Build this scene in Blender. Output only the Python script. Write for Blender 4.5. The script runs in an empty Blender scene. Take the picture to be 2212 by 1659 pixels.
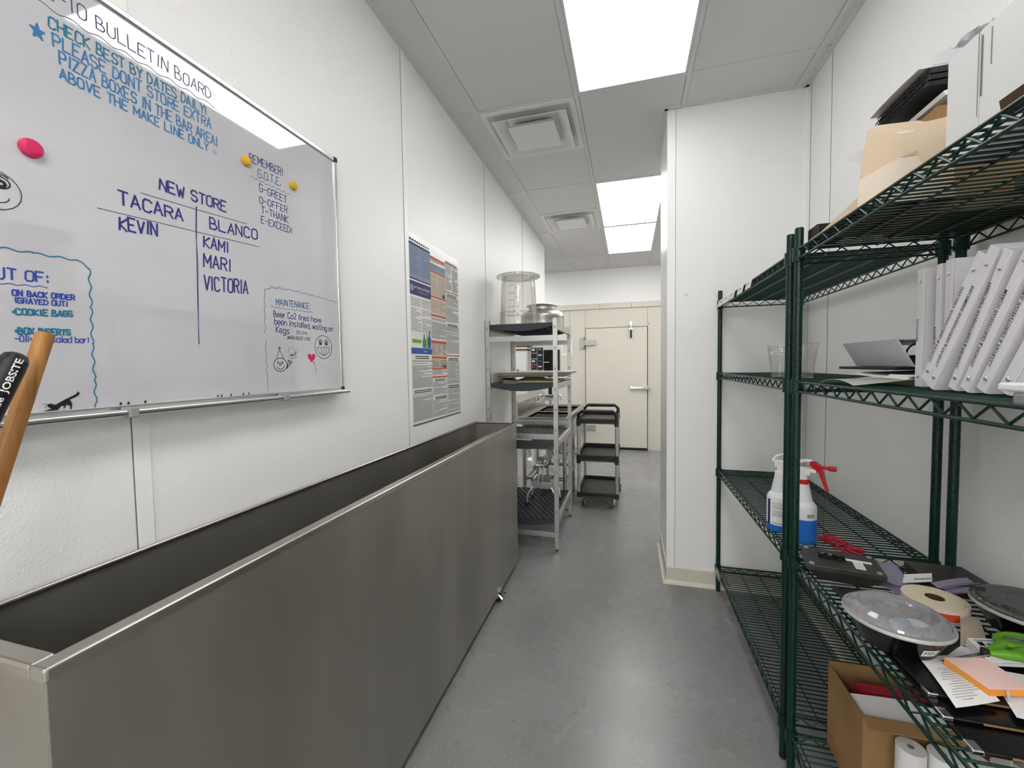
import bpy, math, random
from mathutils import Vector, Matrix
random.seed(7)
C = bpy.context.scene.collection
SC = bpy.context.scene
PI = math.pi
sin, cos = math.sin, math.cos

# ------------------------------------------------------------------ materials
def lin(c):
    if isinstance(c, str):
        c = [int(c[i:i+2], 16)/255 for i in (0, 2, 4)]
        c = [x/12.92 if x <= .04045 else ((x+.055)/1.055)**2.4 for x in c]
    return (c[0], c[1], c[2], 1)
MATS = {}
def pr(name, col, rough=.5, metal=0, spec=.5, bump=None, var=None, trans=0, ior=1.45, coat=0, emit=None, estr=0, aniso=0):
    m = bpy.data.materials.new(name); m.use_nodes = True
    nt = m.node_tree; b = nt.nodes['Principled BSDF']
    b.inputs['Base Color'].default_value = lin(col)
    b.inputs['Roughness'].default_value = rough
    b.inputs['Metallic'].default_value = metal
    b.inputs['Specular IOR Level'].default_value = spec
    b.inputs['Transmission Weight'].default_value = trans
    b.inputs['IOR'].default_value = ior
    b.inputs['Coat Weight'].default_value = coat
    if emit:
        b.inputs['Emission Color'].default_value = lin(emit); b.inputs['Emission Strength'].default_value = estr
    tc = None
    if bump or var:
        tc = nt.nodes.new('ShaderNodeTexCoord')
    if bump:                                     # (scale, strength, distance, detail, (sx,sy,sz))
        sc_, st, di = bump[:3]; det = bump[3] if len(bump) > 3 else 2
        mp = nt.nodes.new('ShaderNodeMapping'); mp.inputs['Scale'].default_value = bump[4] if len(bump) > 4 else (1, 1, 1)
        n = nt.nodes.new('ShaderNodeTexNoise'); n.inputs['Scale'].default_value = sc_; n.inputs['Detail'].default_value = det
        bp = nt.nodes.new('ShaderNodeBump'); bp.inputs['Strength'].default_value = st; bp.inputs['Distance'].default_value = di
        nt.links.new(tc.outputs['Object'], mp.inputs['Vector']); nt.links.new(mp.outputs[0], n.inputs['Vector'])
        nt.links.new(n.outputs['Fac'], bp.inputs['Height']); nt.links.new(bp.outputs[0], b.inputs['Normal'])
    if var:                                      # (scale, colour2, lo, hi, (sx,sy,sz), detail)
        mp = nt.nodes.new('ShaderNodeMapping'); mp.inputs['Scale'].default_value = var[4] if len(var) > 4 else (1, 1, 1)
        n = nt.nodes.new('ShaderNodeTexNoise'); n.inputs['Scale'].default_value = var[0]; n.inputs['Detail'].default_value = var[5] if len(var) > 5 else 4
        r = nt.nodes.new('ShaderNodeValToRGB')
        r.color_ramp.elements[0].position = var[2]; r.color_ramp.elements[1].position = var[3]
        r.color_ramp.elements[0].color = lin(col); r.color_ramp.elements[1].color = lin(var[1])
        nt.links.new(tc.outputs['Object'], mp.inputs['Vector']); nt.links.new(mp.outputs[0], n.inputs['Vector'])
        nt.links.new(n.outputs['Fac'], r.inputs['Fac']); nt.links.new(r.outputs['Color'], b.inputs['Base Color'])
    MATS[name] = m
    return m
def clear(name, tint='f4f6f4', milky=.06, gloss=.1, rough=.05):
    """thin clear plastic: see-through sheet with a little haze and a facing-angle sheen"""
    m = bpy.data.materials.new(name); m.use_nodes = True
    nt = m.node_tree; nt.nodes.clear()
    out = nt.nodes.new('ShaderNodeOutputMaterial')
    t = nt.nodes.new('ShaderNodeBsdfTransparent'); t.inputs[0].default_value = lin(tint)
    d = nt.nodes.new('ShaderNodeBsdfDiffuse'); d.inputs[0].default_value = lin(tint)
    g = nt.nodes.new('ShaderNodeBsdfGlossy'); g.inputs['Roughness'].default_value = rough
    lw = nt.nodes.new('ShaderNodeLayerWeight'); lw.inputs['Blend'].default_value = .25
    mu = nt.nodes.new('ShaderNodeMath'); mu.operation = 'MULTIPLY_ADD'; mu.inputs[1].default_value = .55; mu.inputs[2].default_value = gloss*.4
    a = nt.nodes.new('ShaderNodeMixShader'); a.inputs[0].default_value = milky
    b = nt.nodes.new('ShaderNodeMixShader')
    nt.links.new(t.outputs[0], a.inputs[1]); nt.links.new(d.outputs[0], a.inputs[2])
    nt.links.new(lw.outputs['Fresnel'], mu.inputs[0]); nt.links.new(mu.outputs[0], b.inputs[0])
    nt.links.new(a.outputs[0], b.inputs[1]); nt.links.new(g.outputs[0], b.inputs[2]); nt.links.new(b.outputs[0], out.inputs[0])
    MATS[name] = m
    return m

M_frp   = pr('frp wall panel', 'eeeeed', .34, spec=.5, bump=(190, .5, .0026, 2))
M_pvc   = pr('pvc trim', 'f0f0ee', .35)
M_joint = pr('panel joint', '6f6e69', .8)
M_cool  = pr('cooler panel', 'd2cec2', .45, bump=(30, .06, .002, 2))
M_gap   = pr('dark gap', '1a1917', .9)
M_tile  = pr('ceiling tile', 'd8d7d5', .75, spec=.3, bump=(90, .2, .001, 3))
M_grid  = pr('ceiling grid', 'd6d6d6', .5)
M_base  = pr('cove base vinyl', 'cfcbbd', .4)
M_white = pr('white plastic', 'e2e2e0', .4)
M_whitep= pr('white paper', 'e6e5e4', .7)
M_steel = pr('stainless sheet', 'a9a69e', .40, .82, bump=(6, .05, .004, 3), var=(3.2, '939087', .35, .7, (1, 1, .3), 6))
M_rim   = pr('stainless rim', 'b4b0a9', .3, 1)
M_sink  = pr('sink stainless', 'b4b2ad', .3, 1, bump=(20, .05, .002))
M_alu   = pr('anodised aluminium', 'b9bab9', .38, .85)
M_alub  = pr('bright aluminium', 'd2d3d2', .24, 1)
M_col   = pr('spun aluminium', 'bcbbb6', .40, 1)
M_chrome= pr('chrome', 'd8d8d8', .12, 1)
M_pgrey = pr('grey shelf polymer', '31363b', .5)
M_green = pr('green epoxy', '03291f', .33, spec=.45)
M_black = pr('black plastic', '0c0c0d', .42)
M_blackg= pr('black gloss', '08080a', .2)
M_blackt= pr('black worn tray', '2c2b29', .45, var=(14, '3a3731', .4, .7))
M_rub   = pr('rubber', '1a1a1a', .7)
M_grub  = pr('grey rubber', '55534f', .7)
M_wood  = pr('broom wood', 'a8743a', .45, var=(9, '6f4316', .45, .75, (6, 6, .5), 5), bump=(60, .2, .0008, 3, (4, 4, .3)))
M_board = pr('whiteboard enamel', 'c6c6ca', .03, spec=.8, coat=1, bump=(2.6, .06, .006, 1), var=(5, 'bdbdc3', .4, .8))
M_navy  = pr('navy marker', '262c78', .5)
M_teal  = pr('teal marker', '1d6f8c', .5)
M_blue  = pr('blue marker', '2b72a8', .5)
M_ultra = pr('ultramarine marker', '2743a0', .5)
M_ink   = pr('black ink', '111114', .6)
M_violet= pr('dark violet marker', '2e2a5e', .5)
M_pink  = pr('hot pink', 'd21f5c', .35)
M_yel   = pr('yellow magnet', 'd9ac1c', .35)
M_card  = pr('corrugated cardboard', '9b7950', .8, bump=(8, .05, .003), var=(6, '8d6c45', .4, .7))
M_cardd = pr('cardboard inside', '8a6a45', .85)
M_manila= pr('manila board', 'd9c5ab', .7, var=(5, 'd2bb9d', .4, .7))
M_maniL = pr('pale manila', 'e3d5c3', .7)
M_red   = pr('red plastic', 'c9131c', .35)
M_crim  = pr('crimson cord', '98202f', .5)
M_redp  = pr('red file card', 'a8182a', .6)
M_hdpe  = pr('milky bottle', 'd9dce0', .4, spec=.5)
M_liq   = pr('blue cleaner', '1c66bb', .35)
M_lil   = clear('lilac strip', 'cfc6e2', .35, .2)
M_clr   = clear('clear plastic', 'f3f4f2', .05, .12)
M_bkt   = clear('polycarbonate', 'eeeeea', .09, .12)
M_lid   = clear('lid plastic', 'e6e7ea', .27, .25)
M_smk   = clear('smoked lid', '8f9092', .22, .25)
M_slv   = clear('clear sleeve', 'dfe0d8', .52, .2)
M_olive = clear('smoked sleeve', '9a967e', .6, .15)
M_prt   = pr('print grey', '8f8f8d', .7)
M_prd   = pr('print dark', '2b2b2e', .7)
M_prn   = pr('print navy', '272a5c', .6)
M_prs   = pr('print slate', '7d8aa6', .6)
M_prc   = pr('print sky', '6f97ab', .6)
M_pro   = pr('print orange', 'b8553a', .6)
M_prtan = pr('print tan', 'cbb9a4', .6)
M_prg   = pr('print lime', '8fae3a', .6)
M_prb   = pr('print blue', '2a57a0', .6)
M_prteal= pr('print teal', '2f7f86', .6)
M_bind  = pr('binder plastic', 'dddbde', .38)
M_bindw = pr('white binder', 'd0d2d6', .35)
M_oran  = pr('orange paper', 'e8963c', .7)
M_pinkp = pr('pink note paper', 'eec9c2', .8)
M_lime  = pr('lime handle', '5c9c1e', .35)
M_limeg = pr('soft green grip', '5c7a45', .6)
M_cream = pr('cream label roll', 'ded3b4', .7)
M_peach = pr('peach backing', 'e0cdbd', .7)
M_orr   = pr('orange red label', 'd3481c', .6)
M_towel = pr('brown paper towel', 'b9ab98', .9, bump=(60, .3, .001))
M_tray  = pr('fibreglass tray', 'b5ab8e', .5)
M_brown = pr('dark brown card', '4a3520', .8)
M_scr   = pr('screen black', '0b0b0c', .25)
LAMP = [9.5, 4.3, 7.0, 7.0, 22, 10]+[24]*6  # the closing entries drive the rear lamps added to lift the lower surfaces
M_lamp  = [pr('lamp diffuser %d' % i, 'ffffff', .5, emit='fffefc', estr=e) for i, e in enumerate(LAMP)]
def floor_mat():
    m = pr('epoxy floor', '6d6e70', .3, spec=.45, bump=(55, .12, .002, 4))
    nt = m.node_tree; b = nt.nodes['Principled BSDF']
    tc = [n for n in nt.nodes if n.type == 'TEX_COORD'][0]
    def noise(s, d):
        n = nt.nodes.new('ShaderNodeTexNoise'); n.inputs['Scale'].default_value = s; n.inputs['Detail'].default_value = d
        nt.links.new(tc.outputs['Object'], n.inputs['Vector']); return n
    def ramp(n, p0, c0, p1, c1):
        r = nt.nodes.new('ShaderNodeValToRGB'); e = r.color_ramp.elements
        e[0].position = p0; e[1].position = p1; e[0].color = lin(c0); e[1].color = lin(c1)
        nt.links.new(n.outputs['Fac'], r.inputs['Fac']); return r
    def mix(a, c, f):
        x = nt.nodes.new('ShaderNodeMixRGB')
        nt.links.new(f, x.inputs['Fac']); nt.links.new(a, x.inputs['Color1'])
        if isinstance(c, str): x.inputs['Color2'].default_value = lin(c)
        else: nt.links.new(c, x.inputs['Color2'])
        return x.outputs['Color']
    a = ramp(noise(2.2, 5), .35, '7c7c7c', .7, '868686').outputs['Color']
    fine = ramp(noise(240, 2), .60, '000000', .72, 'ffffff').outputs['Color']
    a = mix(a, '9f9e9b', fine)
    st = ramp(noise(1.15, 9), .56, '000000', .84, '707070').outputs['Color']
    a = mix(a, '8f8779', st)
    sp = ramp(noise(46, 1), .76, '000000', .785, 'e0e0e0').outputs['Color']
    a = mix(a, '4a4540', sp)
    nt.links.new(a, b.inputs['Base Color'])
    rr = nt.nodes.new('ShaderNodeMapRange'); rr.inputs['To Min'].default_value = .19; rr.inputs['To Max'].default_value = .36
    nt.links.new(noise(5, 4).outputs['Fac'], rr.inputs['Value']); nt.links.new(rr.outputs[0], b.inputs['Roughness'])
    return m
M_floor = floor_mat()

# ------------------------------------------------------------------ mesh builder
ORG = {}
def basis(d):
    d = Vector(d).normalized()
    a = Vector((0, 0, 1)) if abs(d.z) < .9 else Vector((1, 0, 0))
    u = d.cross(a).normalized(); return u, d.cross(u).normalized()
class MB:
    def __init__(s): s.v = []; s.f = []; s.m = []; s.sm = []
    def add(s, vs, fs, m=0, sm=False):
        o = len(s.v); s.v += [tuple(v) for v in vs]
        for f in fs: s.f.append([i+o for i in f]); s.m.append(m); s.sm.append(sm)
        return s
    def box(s, x0, x1, y0, y1, z0, z1, m=0):
        if x0 > x1: x0, x1 = x1, x0
        if y0 > y1: y0, y1 = y1, y0
        if z0 > z1: z0, z1 = z1, z0
        v = [(x, y, z) for z in (z0, z1) for y in (y0, y1) for x in (x0, x1)]
        return s.add(v, [(0, 2, 3, 1), (4, 5, 7, 6), (0, 1, 5, 4), (2, 6, 7, 3), (0, 4, 6, 2), (1, 3, 7, 5)], m)
    def obox(s, c, a, b, d, m=0):
        """box about c with half vectors a, b, d"""
        c, a, b, d = map(Vector, (c, a, b, d))
        v = [c+a*i+b*j+d*k for k in (-1, 1) for j in (-1, 1) for i in (-1, 1)]
        return s.add(v, [(0, 2, 3, 1), (4, 5, 7, 6), (0, 1, 5, 4), (2, 6, 7, 3), (0, 4, 6, 2), (1, 3, 7, 5)], m)
    def tube(s, p0, p1, r, n=10, m=0, r2=None, caps=True):
        p0, p1 = Vector(p0), Vector(p1); u, w = basis(p1-p0); r2 = r if r2 is None else r2
        v = [p0+(u*cos(2*PI*i/n)+w*sin(2*PI*i/n))*r for i in range(n)]+[p1+(u*cos(2*PI*i/n)+w*sin(2*PI*i/n))*r2 for i in range(n)]
        s.add(v, [(i, (i+1) % n, n+(i+1) % n, n+i) for i in range(n)], m, True)
        if caps:
            s.add(v[:n], [tuple(range(n))[::-1]], m); s.add(v[n:], [tuple(range(n))], m)
        return s
    def path(s, pts, r, n=8, m=0, closed=False):
        P = [Vector(p) for p in pts]; k = len(P); rings = []
        u = None
        for i in range(k):
            a = P[i-1] if (i > 0 or closed) else P[i]; b = P[(i+1) % k] if (i < k-1 or closed) else P[i]
            t = (b-a).normalized()
            if u is None: u, _ = basis(t)
            u = (u-t*u.dot(t)).normalized(); w = t.cross(u)
            rr = r[i] if isinstance(r, (list, tuple)) else r
            rings.append([P[i]+(u*cos(2*PI*j/n)+w*sin(2*PI*j/n))*rr for j in range(n)])
        v = [x for g in rings for x in g]; f = []
        for i in range(k if closed else k-1):
            a, b = i*n, ((i+1) % k)*n
            f += [(a+j, a+(j+1) % n, b+(j+1) % n, b+j) for j in range(n)]
        s.add(v, f, m, True)
        if not closed: s.add(rings[0], [tuple(range(n))[::-1]], m); s.add(rings[-1], [tuple(range(n))], m)
        return s
    def lathe(s, prof, c=(0, 0, 0), n=32, m=0, ax=(0, 0, 1), sx=1, sy=1, ms=None):
        ax = Vector(ax).normalized(); c = Vector(c)
        if ax.z > .999: u, w = Vector((1, 0, 0)), Vector((0, 1, 0))
        else: u, w = basis(ax)
        v = []
        for r, z in prof:
            v += [c+ax*z+u*(r*sx*cos(2*PI*i/n))+w*(r*sy*sin(2*PI*i/n)) for i in range(n)]
        for k in range(len(prof)-1):
            mm = ms[k] if ms else m
            s.add(v[k*n:(k+2)*n], [(i, (i+1) % n, n+(i+1) % n, n+i) for i in range(n)], mm, True)
        if prof[0][0] > 1e-6 and False: pass
        return s
    def disc(s, c, r, ax=(0, 0, 1), n=20, m=0, th=0):
        return s.lathe([(0.0001, th), (r, th)] if not th else [(r, 0), (r, th), (.0001, th)], c, n, m, ax)
    def ring(s, c, r0, r1, z0, z1, n=32, m=0, ax=(0, 0, 1)):
        return s.lathe([(r0, z0), (r1, z0), (r1, z1), (r0, z1), (r0, z0)], c, n, m, ax)
    def prism(s, pts, d, m=0):
        """polygon extruded along d"""
        n = len(pts); P = [Vector(p) for p in pts]; d = Vector(d)
        v = P+[p+d for p in P]
        return s.add(v, [tuple(range(n))[::-1], tuple(range(n, 2*n))]+[(i, (i+1) % n, n+(i+1) % n, n+i) for i in range(n)], m)
    def poly(s, pts, m=0): return s.add(pts, [tuple(range(len(pts)))], m)
    def sheet(s, grid, th=.0008, m=0, sm=True):
        """rows of points -> thin solid sheet"""
        R, K = len(grid), len(grid[0]); top = [Vector(p) for r in grid for p in r]
        def nrm(i, j):
            a = Vector(grid[min(i+1, R-1)][j])-Vector(grid[max(i-1, 0)][j]); b = Vector(grid[i][min(j+1, K-1)])-Vector(grid[i][max(j-1, 0)])
            q = a.cross(b); return q.normalized() if q.length > 1e-12 else Vector((0, 0, 1))
        bot = [top[i*K+j]-nrm(i, j)*th for i in range(R) for j in range(K)]
        N = R*K; f = []
        for i in range(R-1):
            for j in range(K-1):
                a, b, c, d = i*K+j, i*K+j+1, (i+1)*K+j+1, (i+1)*K+j
                f += [(a, d, c, b), (a+N, b+N, c+N, d+N)]
        edge = [i for i in range(K)]+[r*K+K-1 for r in range(1, R)]+[(R-1)*K+j for j in range(K-2, -1, -1)]+[r*K for r in range(R-2, 0, -1)]
        f += [(edge[i], edge[(i+1) % len(edge)], edge[(i+1) % len(edge)]+N, edge[i]+N) for i in range(len(edge))]
        return s.add(top+bot, f, m, sm)
    def build(s, name, mats, parent=None, bevel=0, ang=.7, seg=2):
        if not isinstance(mats, (list, tuple)): mats = [mats]
        if parent is not None: o0 = ORG[parent.name]
        else:
            xs = [v[0] for v in s.v]; ys = [v[1] for v in s.v]; zs = [v[2] for v in s.v]
            o0 = Vector(((min(xs)+max(xs))/2, (min(ys)+max(ys))/2, min(zs)))
        me = bpy.data.meshes.new(name)
        me.from_pydata([(v[0]-o0.x, v[1]-o0.y, v[2]-o0.z) for v in s.v], [], s.f)
        for m in mats: me.materials.append(m)
        for p, mi, sm in zip(me.polygons, s.m, s.sm): p.material_index = mi; p.use_smooth = sm
        if any(s.sm): me.set_sharp_from_angle(angle=ang)
        me.validate(); me.update()
        o = bpy.data.objects.new(name, me); C.objects.link(o)
        if parent is not None: o.parent = parent
        else: o.location = o0
        ORG[o.name] = o0
        if bevel:
            b = o.modifiers.new('edge', 'BEVEL'); b.width = bevel; b.segments = seg; b.limit_method = 'ANGLE'; b.angle_limit = .6
        return o
def tag(o, label, cat, group=None, kind=None):
    o['label'] = label; o['category'] = cat
    if group: o['group'] = group
    if kind: o['kind'] = kind
    return o
def struct(o): o['kind'] = 'structure'; return o
def thing(name, loc, label, cat, group=None):
    o = bpy.data.objects.new(name, None); C.objects.link(o); o.location = loc; o.empty_display_size = .05
    ORG[o.name] = Vector(loc)
    return tag(o, label, cat, group)

# ------------------------------------------------------------------ lettering
_T = {}
def glyphs(txt, bold=0):
    key = (txt, bold)
    if key not in _T:
        cu = bpy.data.curves.new('lettering', 'FONT'); cu.body = txt; cu.size = 1; cu.resolution_u = 2; cu.offset = bold
        ob = bpy.data.objects.new('lettering', cu); C.objects.link(ob)
        bpy.context.view_layer.update()
        me = bpy.data.meshes.new_from_object(ob)
        vs = [(v.co.x, v.co.y) for v in me.vertices]; fs = [tuple(p.vertices) for p in me.polygons]
        bpy.data.objects.remove(ob); bpy.data.meshes.remove(me); bpy.data.curves.remove(cu)
        _T[key] = (vs, fs)
    return _T[key]
def text(mb, txt, o, right, up, h, m=0, width=None, center=False, bold=0, fmap=None):
    """printed text: o = baseline start, h = capital height; width squeezes the line to that length"""
    vs, fs = glyphs(txt, bold)
    if not vs: return
    x0 = min(v[0] for v in vs); x1 = max(v[0] for v in vs)
    k = h/.70; kx = width/(x1-x0) if width else k
    if fmap: P = [fmap((v[0]-x0)*kx, v[1]*k) for v in vs]
    else:
        o, right, up = Vector(o), Vector(right).normalized(), Vector(up).normalized()
        sh = (x1-x0)*kx/2 if center else 0
        P = [o+right*((v[0]-x0)*kx-sh)+up*(v[1]*k) for v in vs]
    mb.add(P, fs, m)

HAND = dict(A='00 26 40;12 32', B='00 06 26 35 34 23 03;23 33 42 41 30 00', C='45 36 16 05 01 10 30 41', D='00 06 26 44 42 20 00',
 E='46 06 00 40;03 33', F='00 06 46;03 33', G='45 36 16 05 01 10 30 41 43 23', H='00 06;40 46;03 43', I='20 26', J='46 41 30 10 01',
 K='00 06;46 03 40', L='06 00 40', M='00 06 22 46 40', N='00 06 40 46', O='16 05 01 10 30 41 45 36 16', P='00 06 36 45 44 33 03',
 Q='16 05 01 10 30 41 45 36 16;31 50', R='00 06 36 45 44 33 03;23 40', S='45 36 16 05 04 13 33 42 41 30 10 01', T='06 46;26 20',
 U='06 01 10 30 41 46', V='06 20 46', W='06 10 24 30 46', X='00 46;06 40', Y='06 23 46;23 20', Z='06 46 00 40',
 a='44 40;43 34 14 03 01 10 30 41', b='06 00;01 10 30 41 43 34 14 03', d='46 40;43 34 14 03 01 10 30 41', e='02 42 43 34 14 03 01 10 30 41',
 g='44 4a 3b 1b 0a;43 34 14 03 01 10 30 41', h='06 00;03 14 34 43 40', i='24 20;25 26', k='06 00;34 02 30', l='26 20', n='04 00;03 14 34 43 40',
 o='14 03 01 10 30 41 43 34 14', r='04 00;02 14 34', s='44 14 03 12 32 41 30 00', t='26 21 30;14 34', v='04 20 44', w='04 10 23 30 44')
HAND.update({'0': '16 05 01 10 30 41 45 36 16', '1': '15 26 20', '2': '05 16 36 45 44 00 40', '3': '05 16 36 45 44 23 42 41 30 10 01',
 '9': '43 33 13 04 05 16 36 45 40', '!': '26 22;21 20', '.': '20 21', ':': '23 24;20 21', '-': '03 43', '/': '00 46',
 '(': '36 24 22 30', ')': '16 24 22 10', ',': '21 1a', '*': '22 23 33 32 22'})
def _d(ch): return {'a': -1, 'b': -2}.get(ch, None) if ch in 'ab' else int(ch)
def stroke(mb, pts, w, m):
    """marker stroke as a ribbon of overlapping quads in the (y,z) board plane"""
    for (a, b) in zip(pts[:-1], pts[1:]):
        a, b = Vector((a[0], a[1])), Vector((b[0], b[1])); d = b-a
        if d.length < 1e-7: continue
        d.normalize(); n = Vector((-d.y, d.x))*w/2; a = a-d*w*.35; b = b+d*w*.35
        X = XB+.0004+random.random()*.0004
        mb.add([(X, p.x, p.y) for p in (a-n, b-n, b+n, a+n)], [(0, 1, 2, 3)], m)
def hand(mb, txt, a, b, h, w, m):
    narrow = {'I': .55, 'i': .5, 'l': .45, '!': .5, '.': .4, ':': .45, ',': .4, ' ': .6, '(': .6, ')': .6, '1': .7, 't': .7, 'r': .8, '*': .7, '-': .9, '/': .8, 'M': 1.15, 'W': 1.15, 'w': 1.1}
    tot = sum(narrow.get(c, 1) for c in txt); L = b[0]-a[0]; cell = L/tot; x = a[0]
    for c in txt:
        adv = narrow.get(c, 1)*cell
        if c in HAND:
            gw = adv*.74; gx = x+adv*.1; base = a[1]+(b[1]-a[1])*((x-a[0])/L)+random.uniform(-.03, .03)*h
            sl = random.uniform(-.02, .08); sc_ = random.uniform(.94, 1.06)
            full = narrow.get(c, 1) < .8
            for st in HAND[c].split(';'):
                pts = []
                for q in st.split():
                    px, py = int(q[0]), {'a': -1, 'b': -2}.get(q[1], None)
                    py = int(q[1]) if py is None else py
                    fx = (px-2)/4*(.6 if full and c in 'Iil!.:,1' else 1)+.5
                    pts.append((gx+fx*gw+py/6*h*sl+random.uniform(-.01, .01)*h, base+py/6*h*sc_+random.uniform(-.015, .015)*h))
                stroke(mb, pts, w, m)
        x += adv
def wavy(mb, a, b, amp, lam, w, m):
    a, b = Vector(a), Vector(b); d = b-a; L = d.length; d.normalize(); n = Vector((-d.y, d.x)); k = max(8, int(L/lam*8))
    stroke(mb, [tuple(a+d*(L*i/k)+n*(amp*sin(2*PI*L*i/k/lam))) for i in range(k+1)], w, m)
def circ(mb, c, rx, rz, w, m, a0=0, a1=2*PI, n=22):
    stroke(mb, [(c[0]+rx*cos(a0+(a1-a0)*i/n), c[1]+rz*sin(a0+(a1-a0)*i/n)) for i in range(n+1)], w, m)

# ------------------------------------------------------------------ the room
WL, WR, CEIL = -1.076, .990, 2.977
PY, PX = 2.812, .236                     # partition stub: face and corridor side
BY = 7.07                                # cooler front
struct(MB().box(-4.2, 4.2, -6.2, 9.2, -.06, 0).build('floor', M_floor))
# ceiling: tiles and grid
XL = [-1.51, -.902, -.292, .318, .928, 1.538, 2.15, 2.76, 3.37, 4.2]
XL0 = [-4.2, -3.34, -2.73, -2.12]
ceil = MB(); grid = MB()
ceil.box(-4.2, 4.2, -6.2, 9.2, CEIL+.02, CEIL+.08, 1)
LIGHTS = [(-.292, .318, -1.16, .06), (-.292, .318, 1.28, 2.50), (-.292, .318, 3.72, 4.94), (-.292, .318, 4.94, 6.16), (-2.73, -2.12, 5.55, 6.77), (1.538, 2.15, 4.94, 6.16), (-.292, .318, -3.60, -2.38), (-2.12, -1.51, -3.60, -2.38), (1.538, 2.15, -3.60, -2.38), (-.292, .318, -6.04, -4.82), (-2.12, -1.51, -6.04, -4.82), (1.538, 2.15, -6.04, -4.82)]  # rear rows and the panel behind the partition are added, unseen fill lamps
VENTS = [(-.902, -.292, 2.50, 3.11), (-.902, -.292, 4.33, 4.94)]
xs = XL0+XL
ys = [-2.38+.61*i for i in range(20)]
def ok(x0, x1, y0, y1):
    for a in LIGHTS+VENTS:
        if x0 < a[1]-.02 and x1 > a[0]+.02 and y0 < a[3]-.02 and y1 > a[2]+.02: return False
    return True
bw = .012
for i in range(len(xs)-1):
    j = 0
    yy = [-6.04, -4.82, -3.60, -2.38, -1.16, .06, 1.28, 2.50, 3.72, 4.94, 6.16, 7.38, 8.60, 9.82]
    cuts = list(yy)
    if abs(xs[i]+.902) < .01: cuts += [3.11, 4.33]
    if abs(xs[i]+2.73) < .01: cuts += [5.55, 6.77]
    cuts = sorted(cuts)
    for y0, y1 in zip(cuts[:-1], cuts[1:]):
        y0c, y1c = max(y0, -6.2), min(y1, 9.2)
        x0c, x1c = max(xs[i], -4.2), min(xs[i+1], 4.2)
        if ok(x0c, x1c, y0c, y1c):
            ceil.box(x0c+bw+.002, x1c-bw-.002, y0c+bw+.002, y1c-bw-.002, CEIL+.004, CEIL+.021, 0)
        grid.box(x0c, x1c, y1c-bw, y1c+bw, CEIL, CEIL+.012)
    grid.box(xs[i+1]-bw, xs[i+1]+bw, -6.2, 9.2, CEIL-.0006, CEIL+.012)
for (x0, x1, y0, y1) in ((WL, WL+.022, -1.5, 5.47), (WR-.022, WR, -1.5, PY), (PX-.02, WR, PY-.022, PY), (PX-.022, PX, PY-.02, 3.40), (-1.3, 2.2, BY-.022, BY), (WL-.1, WL, 5.47, 5.49)):
    grid.box(x0, x1, y0, y1, CEIL-.0012, CEIL+.01)
co = struct(ceil.build('ceiling', [M_tile, M_gap])); grid.build('ceiling_grid', M_grid, co)

def wall(name, *boxes, mat=M_frp):
    m = MB()
    for b in boxes: m.box(*b)
    return struct(m.build(name, mat))
OPEN_Y, OPEN_Z, END_Y = 3.865, 1.80, 5.49
wall('wall_left', (WL-.12, WL, -1.5, OPEN_Y, 0, CEIL+.03), (WL-.12, WL, OPEN_Y, END_Y, OPEN_Z, CEIL+.03))
wall('wall_right', (WR, WR+.12, -1.5, PY, 0, CEIL+.03))
wall('wall_partition', (PX, WR+.12, PY, 3.40, 0, CEIL+.03))
wall('wall_rear', (-4.2, 4.2, -6.3, -6.2, 0, CEIL+.03))
wall('wall_rear_left', (-4.3, -4.2, -6.3, -1.38, 0, CEIL+.03), (-4.2, WL-.12, -1.5, -1.38, 0, CEIL+.03))
wall('wall_rear_right', (4.2, 4.3, -6.3, -1.38, 0, CEIL+.03), (WR+.12, 4.2, -1.5, -1.38, 0, CEIL+.03))
wall('wall_far_right', (2.2, 2.3, 3.3, 9.2, 0, CEIL+.03), (1.1, 2.3, 3.28, 3.40, 0, CEIL+.03))
wall('wall_side_room_left', (-4.32, -4.2, 3.745, 9.2, 0, CEIL+.03), (-4.2, -1.19, 3.745, 3.865, 0, CEIL+.03))
wall('wall_side_room_back', (-4.2, -1.2, 8.9, 9.05, 0, CEIL+.03))
wall('wall_back', (-1.90, 2.2, BY, BY+.12, 2.415, CEIL+.03), (-1.20, -1.08, BY+.12, 8.9, 0, CEIL+.03))
wall('wall_cooler', (-1.20, 2.2, BY, BY+.12, 0, 2.33), mat=M_cool)
tc_ = MB()
for a, b in ((-1.20, -.464), (-.460, .037), (.041, 1.1), (1.104, 2.2)): tc_.box(a, b, BY-.022, BY, 2.327, 2.413)
struct(tc_.build('trim_1', M_cool))
sm_ = MB()
for x in (-.962, -.700, .289): sm_.box(x-.002, x+.002, BY-.001, BY+.001, 2.02 if x != -.962 else .0, 2.326)
sm_.box(.292, .296, BY-.001, BY+.001, 0, 2.02)
struct(sm_.build('trim_2', M_joint))
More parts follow.
